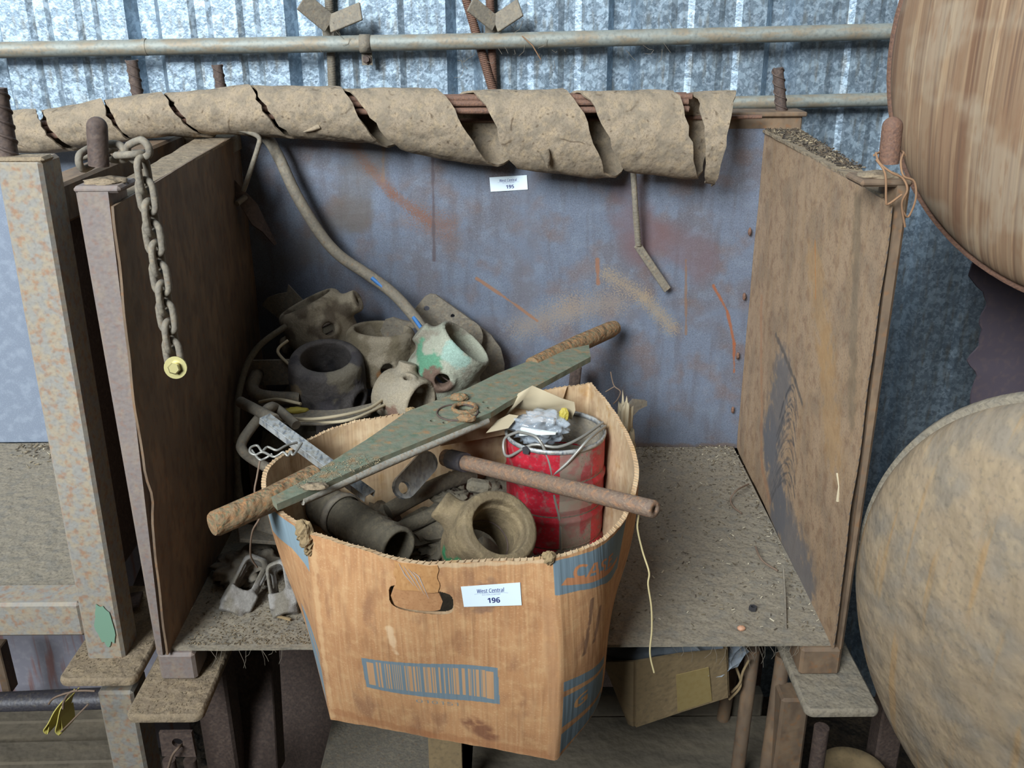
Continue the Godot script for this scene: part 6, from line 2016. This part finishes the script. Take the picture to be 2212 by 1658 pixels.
	# strips of wire and banding
	for q in [[[Vector3(-0.3878, 1.02, -1.3884), Vector3(-0.322, 1.03, -1.3376), Vector3(-0.2651, 1.035, -1.3374), Vector3(-0.2219, 1.03, -1.3803), Vector3(-0.1995, 1.03, -1.4369)], "pale wire curving below the black casting, uppermost"], [[Vector3(-0.3665, 1.015, -1.3723), Vector3(-0.3035, 1.02, -1.3475), Vector3(-0.2442, 1.03, -1.3361), Vector3(-0.192, 1.02, -1.4316)], "pale wire curving below the black casting, lower one"], [[Vector3(-0.4088, 1.02, -1.4302), Vector3(-0.375, 1.03, -1.4172), Vector3(-0.334, 1.03, -1.3974)], "thin strip beside the curved pipe"], [[Vector3(-0.3747, 1.0937, -1.52), Vector3(-0.3886, 1.0805, -1.5), Vector3(-0.3561, 1.0549, -1.48)], "thin wire behind the black casting"]]:
		solo("loose_wire", MB.new().tube(smooth_path(q[0], 6), 0.0026, 8), M.tan_paper, q[1], "wire", "loose wires in the pile")
	for q in [[Vector3(-0.3655, 1.01, -1.3658), Vector3(-0.2874, 1.02, -1.3368), Vector3(-0.2212, 1.02, -1.3707), "grey flat strip below the pale wires, nearest the box"], [Vector3(-0.3709, 1, -1.4191), Vector3(-0.2823, 1.01, -1.3856), Vector3(-0.2069, 1.01, -1.4267), "grey flat strip between the pale wires"], [Vector3(-0.4391, 0.99, -1.4938), Vector3(-0.3852, 1, -1.4497), Vector3(-0.3409, 1, -1.4565), "short grey strip beneath the curved pipe"]]:
		var P := []
		for p in smooth_path([q[0], q[1], q[2]], 6):
			P.append([p, p + Vector3(0, 0.003, -0.022)])
		solo("flat_strip", MB.new().slab(P, 0.002), M.dusty_steel, q[3], "strip", "flat strips in the pile")
	solo("yellow_scrap", lump(Vector3(-0.3474, 1.01, -1.4181), Vector3(0.02, 0.005, 0.008), 141, 0.3), M.yellow_film, "yellow scrap below the black casting", "plastic film")
	# kinked white wire, and its tail down to the yoke
	solo("kinked_wire", MB.new().tube(smooth_path([Vector3(-0.287, 1.075, -1.1593), Vector3(-0.298, 1.078, -1.1431), Vector3(-0.3071, 1.078, -1.1293), Vector3(-0.3203, 1.08, -1.1351), Vector3(-0.3246, 1.08, -1.1227), Vector3(-0.3335, 1.082, -1.1354), Vector3(-0.3406, 1.082, -1.1299), Vector3(-0.3396, 1.08, -1.1203), Vector3(-0.3316, 1.078, -1.116), Vector3(-0.3228, 1.08, -1.12), Vector3(-0.3064, 1.08, -1.1061), Vector3(-0.2994, 1.082, -1.1073), Vector3(-0.2936, 1.085, -1.1091), Vector3(-0.2869, 1.082, -1.1044), Vector3(-0.2846, 1.085, -1.1117), Vector3(-0.2798, 1.083, -1.1049), Vector3(-0.2753, 1.085, -1.1365)], 4), 0.0017, 6).tube(smooth_path([Vector3(-0.3386, 1.08, -1.1257), Vector3(-0.3253, 1.075, -1.1086), Vector3(-0.3188, 1.075, -1.1111), Vector3(-0.3095, 1.08, -1.1143)], 4), 0.0016, 6), M.wire, "kinked white wire loops at the left corner of the box", "wire")
	solo("wire_tail", MB.new().tube(smooth_path([Vector3(-0.3392, 1.0497, -1.16), Vector3(-0.3433, 1.0284, -1.15), Vector3(-0.346, 1.0093, -1.14), Vector3(-0.3391, 0.9817, -1.13), Vector3(-0.3546, 0.9524, -1.14), Vector3(-0.3669, 0.9148, -1.16), Vector3(-0.3739, 0.8836, -1.18), Vector3(-0.3701, 0.8618, -1.19)], 5), 0.0014, 6), M.dull_wire, "thin wire running down behind the green bar into the yoke", "wire")
	# right of the box
	solo("lever", MB.new().slab([[Vector3(0.10, 0.835, -1.42), Vector3(0.125, 0.813, -1.42)], [Vector3(0.1464, 0.9059, -1.5), Vector3(0.155, 0.8836, -1.5)], [Vector3(0.1699, 0.9335, -1.52), Vector3(0.1818, 0.9157, -1.52)], [Vector3(0.1972, 0.9535, -1.54), Vector3(0.2076, 0.9358, -1.54)], [Vector3(0.2169, 0.9652, -1.56), Vector3(0.2243, 0.9447, -1.56)], [Vector3(0.2399, 0.9572, -1.57), Vector3(0.2403, 0.9483, -1.57)]], 0.008), M.dusty_steel, "dusty bent lever poking out behind the right side of the box", "lever")
	solo("cloth_scrap", soft_crumple(Vector3(0.1803, 0.9436, -1.42) + Vector3(0, -0.02, 0), Vector3(0.018, 0.09, 0.022), 151, 0.6, 18), M.tan_paper, "tan cloth scrap behind the right rim of the box", "cloth")
	solo("thin_wire", MB.new().tube(smooth_path([Vector3(0.1655, 1.0404, -1.5), Vector3(0.1717, 1.0161, -1.5), Vector3(0.1818, 1.0091, -1.49), Vector3(0.1776, 0.9948, -1.49), Vector3(0.1697, 0.9907, -1.48)], 5).slice(0, 21), 0.0011, 6).tube([Vector3(0.1733, 1.0144, -1.5), Vector3(0.158, 1.0044, -1.5)], 0.001, 6), M.dull_wire, "thin brown wire sprouting behind the box's right corner", "wire")
	solo("dark_angle", MB.new().bar(Vector3(0.1179, 0.9986, -1.64), Vector3(0.0986, 1.005, -1.6) * Vector3(1, 0, 1) + Vector3(0, 0.812, 0), 0.02, 0.012, Vector3(0, 0, 1), 0.002), M.dark_rust, "dark flat bar standing in the shadow under the green bar's far end", "scrap")


func disc(r: float) -> PackedVector2Array:
	var pts := PackedVector2Array()
	for k in 32:
		pts.append(Vector2(cos(TAU * k / 32.0), sin(TAU * k / 32.0)) * r)
	return pts


func pile_bed() -> MB:
	var n := FastNoiseLite.new()
	n.seed = 199
	n.frequency = 14.0
	n.fractal_octaves = 3
	var P := []
	for i in 31:
		var row := []
		for j in 17:
			var x := lerpf(-0.42, 0.05, i / 30.0)
			var z := lerpf(-1.41, -1.66, j / 16.0)
			row.append(Vector3(x, 0.935 + n.get_noise_2d(x, z) * 0.05, z))
		P.append(row)
	return MB.new().slab(P, -0.01)


func yoke(at: Vector3, along: Vector3, face: Vector3, size: float, sd: int, label: String) -> void:
	var y := along.normalized()
	var z := (face - y * face.dot(y)).normalized()
	var fr := Transform3D(Basis(y.cross(z), y, z), at)
	fr.basis = fr.basis.scaled_local(Vector3.ONE * size)
	var ops := [
		["box", "add", 0.004, Transform3D(Basis(), Vector3(0, 0.004, 0)), Vector3(0.021, 0.036, 0.017), 0.014],
		["box", "add", 0.006, Transform3D(Basis(Vector3.UP, 0.4), Vector3(0, -0.03, 0)), Vector3(0.022, 0.014, 0.021), 0.004],
		["cyl", "add", 0.004, Transform3D(Basis(), Vector3(0, -0.044, 0)), Vector3(0.021, 0.010, 0.003), 0.0],
		["box", "cut", 0.003, Transform3D(Basis(), Vector3(0, 0.006, 0)), Vector3(0.0125, 0.024, 0.06), 0.008],
		["box", "cut", 0.003, Transform3D(Basis(), Vector3(0, 0.012, 0)), Vector3(0.06, 0.014, 0.006), 0.004],
		["cyl", "cut", 0.003, Transform3D(Basis(), Vector3(0, -0.05, 0)), Vector3(0.010, 0.016, 0.0), 0.0]]
	var t := thing("joint_yoke", at, label, "yoke", "universal joint yokes on the shelf")
	cast_part(t, "fork", ops, Vector3(0.032, 0.062, 0.032), 0.0022, fr, patchy(sd, c8(150, 144, 138), c8(126, 118, 106)), M.grain)


func flakes(called: String, label: String, count: int, sd: int, place: Callable, colors: Array, size: float) -> void:
	var r := RandomNumberGenerator.new()
	r.seed = sd
	var m := BoxMesh.new()
	m.size = Vector3(1, 0.25, 0.45)
	var mm := MultiMesh.new()
	mm.transform_format = MultiMesh.TRANSFORM_3D
	mm.use_colors = true
	mm.mesh = m
	mm.instance_count = count
	for i in count:
		var p: Vector3 = place.call(r)
		var s := size * r.randf_range(0.35, 1.4)
		var b := Basis(Vector3(r.randf() - 0.5, 1, r.randf() - 0.5).normalized(), r.randf() * TAU) * Basis(Vector3.RIGHT, r.randf_range(-0.4, 0.4))
		mm.set_instance_transform(i, Transform3D(b.scaled_local(Vector3(s * r.randf_range(0.6, 2.2), s * 0.7, s)), p))
		mm.set_instance_color(i, (colors[r.randi() % colors.size()] as Color).srgb_to_linear())
	var o := MultiMeshInstance3D.new()
	o.name = called
	o.multimesh = mm
	var fm := StandardMaterial3D.new()
	fm.resource_name = "flake"
	fm.roughness = 0.95
	fm.vertex_color_use_as_albedo = true
	o.material_override = fm
	add_child(o)
	tag(o, label, "debris")
	o.set_meta("kind", "stuff")


func shelf_things() -> void:
	yoke(Vector3(-0.3872, 0.836, -1.1936), Vector3(0.32, 0.55, -0.75), Vector3(0.1, 0.75, 0.6), 0.98, 801, "grey cast yoke with an oval opening standing at the left of the shelf")
	yoke(Vector3(-0.3357, 0.838, -1.1815), Vector3(-0.25, 0.6, -0.75), Vector3(-0.3, 0.7, 0.6), 0.9, 802, "second grey cast yoke half hidden behind the box's left side")
	solo("thin_plate", MB.new().block(Vector3(-0.3796, 0.86, -1.2836), Vector3(0.085, 0.006, 0.05), 0.001, Basis(Vector3(0, 1, 0), 0.35) * Basis(Vector3(0, 0, 1), -0.3)), M.dusty_steel, "small dusty plate propped behind the yokes", "plate")
	solo("cloth_scrap", soft_crumple(Vector3(-0.4044, 0.822, -1.2526), Vector3(0.05, 0.02, 0.045), 161, 0.6, 18), M.dusty_steel, "dusty crumpled scrap behind the left yoke", "cloth")
	solo("thin_plate", MB.new().block(Vector3(-0.3702, 0.88, -1.2982), Vector3(0.05, 0.05, 0.006), 0.001, Basis(Vector3(1, 0, 0), -0.5)), M.dusty_steel, "dusty plate standing under the green bar's near end", "plate")
	solo("wood_splinter", MB.new().bar(Vector3(-0.3396, 0.814, -1.1411), Vector3(-0.3136, 0.814, -1.1298), 0.004, 0.003, Vector3.UP, 0.0005), M.old_carton, "short wood splinter lying on the shelf left of the box", "splinter")
	# twine hanging over the right rim and past the shelf edge
	solo("yellow_twine", MB.new().tube(smooth_path([Vector3(0.1405, 1.0307, -1.05), Vector3(0.1542, 1.0323, -1.04), Vector3(0.1515, 1.0217, -1.02), Vector3(0.1584, 0.9921, -1.015), Vector3(0.1669, 0.9654, -1.01), Vector3(0.1666, 0.9473, -1.01), Vector3(0.1721, 0.9146, -1.01), Vector3(0.1743, 0.8798, -1.01), Vector3(0.1736, 0.8443, -1.01), Vector3(0.1804, 0.8139, -1.01)], 6), 0.0012, 6), M.twine, "pale twine hanging from the box's right rim past the shelf", "twine")
	solo("stiff_wire", MB.new().tube([Vector3(0.3999, 0.835, -1.217), Vector3(0.3923, 0.816, -1.1714), Vector3(0.3758, 0.8125, -1.1037)], 0.0018, 6), M.dusty_steel, "straight stiff wire lying on the shelf near the right plate", "wire")
	solo("twig", MB.new().tube(smooth_path([Vector3(0.4184, 0.82, -1.5134), Vector3(0.3881, 0.83, -1.4727), Vector3(0.3745, 0.82, -1.458), Vector3(0.3764, 0.815, -1.4393), Vector3(0.3856, 0.814, -1.4203)], 5), 0.0016, 6), M.dull_wire, "thin curved twig on the shelf by the right plate", "twig", "twigs on the shelf")
	solo("twig", MB.new().tube(smooth_path([Vector3(0.3808, 0.82, -1.3042), Vector3(0.3801, 0.82, -1.2771), Vector3(0.3862, 0.815, -1.2652), Vector3(0.4013, 0.813, -1.2462)], 5), 0.0016, 6), M.dull_wire, "thin straight twig on the shelf lower down by the right plate", "twig", "twigs on the shelf")
	solo("copper_bead", lump(Vector3(0.314, 0.8125, -1.1045), Vector3(0.0055, 0.0035, 0.005), 171, 0.25), mat("copper", null, 0.6, 0.0, 1.0, null, 0.0, c8(186, 138, 108), false), "small copper-coloured bead near the shelf's front edge", "bead")
	solo("hex_nut", MB.new().lathe([Vector2(0.003, 0), Vector2(0.006, 0), Vector2(0.006, 0.005), Vector2(0.003, 0.005)], Transform3D(Basis(), Vector3(0.3408, 0.811, -1.1497)), 6, -2), M.dark_part, "small dark nut lying on the shelf", "nut")
	# bits of chaff and grit
	var cols := [c8(120, 106, 84), c8(100, 88, 70), c8(78, 68, 56), c8(140, 126, 104), c8(186, 174, 150), c8(92, 80, 64)]
	flakes("chaff", "chaff and grit scattered over the right side of the shelf", 1700, 41, func(r: RandomNumberGenerator) -> Vector3:
		var z := -1.10 - 0.58 * pow(r.randf(), 0.8)
		var x := 0.425 - 0.30 * pow(r.randf(), 1.9)
		if r.randf() < 0.3:
			z = -1.69 + 0.10 * r.randf() * r.randf()
			x = 0.43 - 0.33 * r.randf()
		return Vector3(x, 0.8115, z), cols, 0.0026)
	flakes("grit", "brown grit and clods along the shelf's left front edge", 2200, 42, func(r: RandomNumberGenerator) -> Vector3:
		var z := -1.08 - 0.22 * pow(r.randf(), 1.6)
		var x := -0.45 + 0.22 * r.randf()
		return Vector3(x, 0.811, z), [c8(120, 104, 80), c8(96, 82, 62), c8(138, 120, 94), c8(76, 66, 52)], 0.0018)
	flakes("rail_straw", "dark straw bits lying on the right top rail", 700, 43, func(r: RandomNumberGenerator) -> Vector3:
		var t := pow(r.randf(), 1.3)
		return Vector3(lerpf(0.438, lerpf(0.494, 0.458, t * 0.7), r.randf()), 1.412, -1.69 + 0.42 * t), [c8(84, 70, 56), c8(60, 52, 44), c8(70, 60, 48), c8(98, 82, 64), c8(52, 44, 38), c8(150, 134, 108)], 0.0036)
	flakes("plate_grit", "grit on the two left stacking plates", 1100, 44, func(r: RandomNumberGenerator) -> Vector3:
		if r.randf() < 0.5:
			return Vector3(-0.502 + 0.09 * r.randf(), 0.7625, -1.0 - 0.2 * r.randf())
		return Vector3(-0.612 + 0.095 * r.randf(), 0.7745, -1.06 - 0.18 * r.randf()), [c8(128, 112, 90), c8(142, 126, 100), c8(108, 95, 76)], 0.0016)
	flakes("bar_dust", "clods of dirt caked on the green bar", 600, 45, func(r: RandomNumberGenerator) -> Vector3:
		var t := r.randf()
		var e := Vector3(-0.265, 1.0788, -1.03).lerp(Vector3(-0.18, 1.0788, -1.105), t)
		return e + Vector3(0.016, 0, 0.012) * r.randf_range(-1.0, 1.0), [c8(140, 124, 98), c8(112, 100, 78), c8(160, 142, 112)], 0.0012)
	flakes("left_shelf_litter", "straw litter along the back of the left bin's shelf", 500, 46, func(r: RandomNumberGenerator) -> Vector3:
		return Vector3(-0.95 + 0.34 * r.randf(), 0.8305, -1.68 + 0.12 * r.randf() * r.randf()), cols, 0.004)


func small_marks() -> void:
	# webs under the front edge of the shelf
	var web := MB.new()
	var r := RandomNumberGenerator.new()
	r.seed = 5
	for k in 44:
		var x := r.randf_range(0.2, 0.42) if k % 4 else r.randf_range(-0.42, -0.28)
		var a := Vector3(x, 0.805, -1.074)
		var b := a + Vector3(r.randf_range(-0.015, 0.015), -r.randf_range(0.004, 0.03), r.randf_range(-0.01, 0.01))
		web.tube([a, a.lerp(b, 0.5) + Vector3(0.002, 0, 0.002), b], 0.00025, 4, false)
	solo("cobweb", web, M.cobweb, "wisps of cobweb hanging under the shelf's front edge", "cobweb").set_meta("kind", "stuff")
	# roots and twigs in the dark under the shelf
	for q in [[[Vector3(0.3331, 0.6754, -1.24), Vector3(0.3476, 0.6477, -1.23), Vector3(0.3549, 0.62, -1.22), Vector3(0.3388, 0.5932, -1.22)], "twisted twig beside the small carton, longest"], [[Vector3(0.3296, 0.6722, -1.25), Vector3(0.3461, 0.6487, -1.24), Vector3(0.3552, 0.6263, -1.24)], "twisted twig beside the small carton, upper one"], [[Vector3(0.3639, 0.6686, -1.22), Vector3(0.3563, 0.6467, -1.22), Vector3(0.3531, 0.6245, -1.22), Vector3(0.3414, 0.6067, -1.22)], "forked twig between the small carton and the leaning rod"]]:
		solo("twig", MB.new().tube(smooth_path(q[0], 5), 0.0022, 6), M.old_carton, q[1], "twig", "twigs under the shelf")
	# strap loops and wire at the lower left
	var st := thing("strap_loops", Vector3(-0.6296, 0.6859, -1.05), "yellowed strap loops hanging from wire below the left stacking plate", "strap")
	for q in [[[Vector3(-0.6234, 0.7329, -1.06), Vector3(-0.6335, 0.7214, -1.055), Vector3(-0.6433, 0.7045, -1.05), Vector3(-0.6521, 0.6918, -1.05), Vector3(-0.6468, 0.6861, -1.05), Vector3(-0.6435, 0.7017, -1.055)], 0.012], [[Vector3(-0.6167, 0.7352, -1.06), Vector3(-0.6246, 0.7253, -1.055), Vector3(-0.6304, 0.7059, -1.05), Vector3(-0.6358, 0.69, -1.05), Vector3(-0.6307, 0.6835, -1.05), Vector3(-0.6279, 0.6895, -1.055), Vector3(-0.6261, 0.7134, -1.055)], 0.010]]:
		var P := []
		for p in smooth_path(q[0], 4):
			P.append([p + Vector3(0.003, 0, 0.0), p + Vector3(0.012, 0.004, -0.022)])
		part(st, "strap", MB.new().slab(P, 0.0012), M.yellow_strap)
	part(st, "wire", MB.new().tube(smooth_path([Vector3(-0.5891, 0.7603, -1.05), Vector3(-0.6011, 0.7558, -1.05), Vector3(-0.6142, 0.737, -1.055), Vector3(-0.6176, 0.7252, -1.055)], 5), 0.0017, 6), M.dull_wire)
	part(st, "wire", MB.new().tube(smooth_path([Vector3(-0.5663, 0.7586, -1.05), Vector3(-0.5912, 0.7588, -1.05), Vector3(-0.6223, 0.7474, -1.052), Vector3(-0.6357, 0.7333, -1.055)], 5), 0.0015, 6), M.dull_wire)
	part(st, "wire", MB.new().tube([Vector3(-0.6244, 0.6899, -1.05), Vector3(-0.6075, 0.7085, -1.045), Vector3(-0.5732, 0.7454, -1.04)], 0.0013, 6), M.dull_wire)
	# wire through the lug
	solo("lug_wire", MB.new().tube(smooth_path([Vector3(-0.4533, 0.6809, -1.035), Vector3(-0.453, 0.6893, -1.018), Vector3(-0.4616, 0.6786, -1.015), Vector3(-0.4739, 0.6475, -1.02)], 5), 0.0018, 6), M.dull_wire, "wire threaded through the hole of the lug plate", "wire")
	solo("panel_straw", MB.new().tube([Vector3(0.424, 1.0427, -1.1199), Vector3(0.4235, 1.0308, -1.1063), Vector3(0.4245, 1.0095, -1.1053)], [0.0016, 0.001, 0.0026], 6), M.tan_paper, "bit of straw stuck to the right side plate", "straw")
	# something round and dark low at the right
	solo("clay_pot", MB.new().lathe([Vector2(0.0, -0.01), Vector2(0.045, -0.01), Vector2(0.055, 0.0), Vector2(0.055, -0.3)], Transform3D(Basis(), Vector3(0.5432, 0.4648, -1.2)), 32), M.old_carton, "dull round-topped can far down at the lower right", "can")
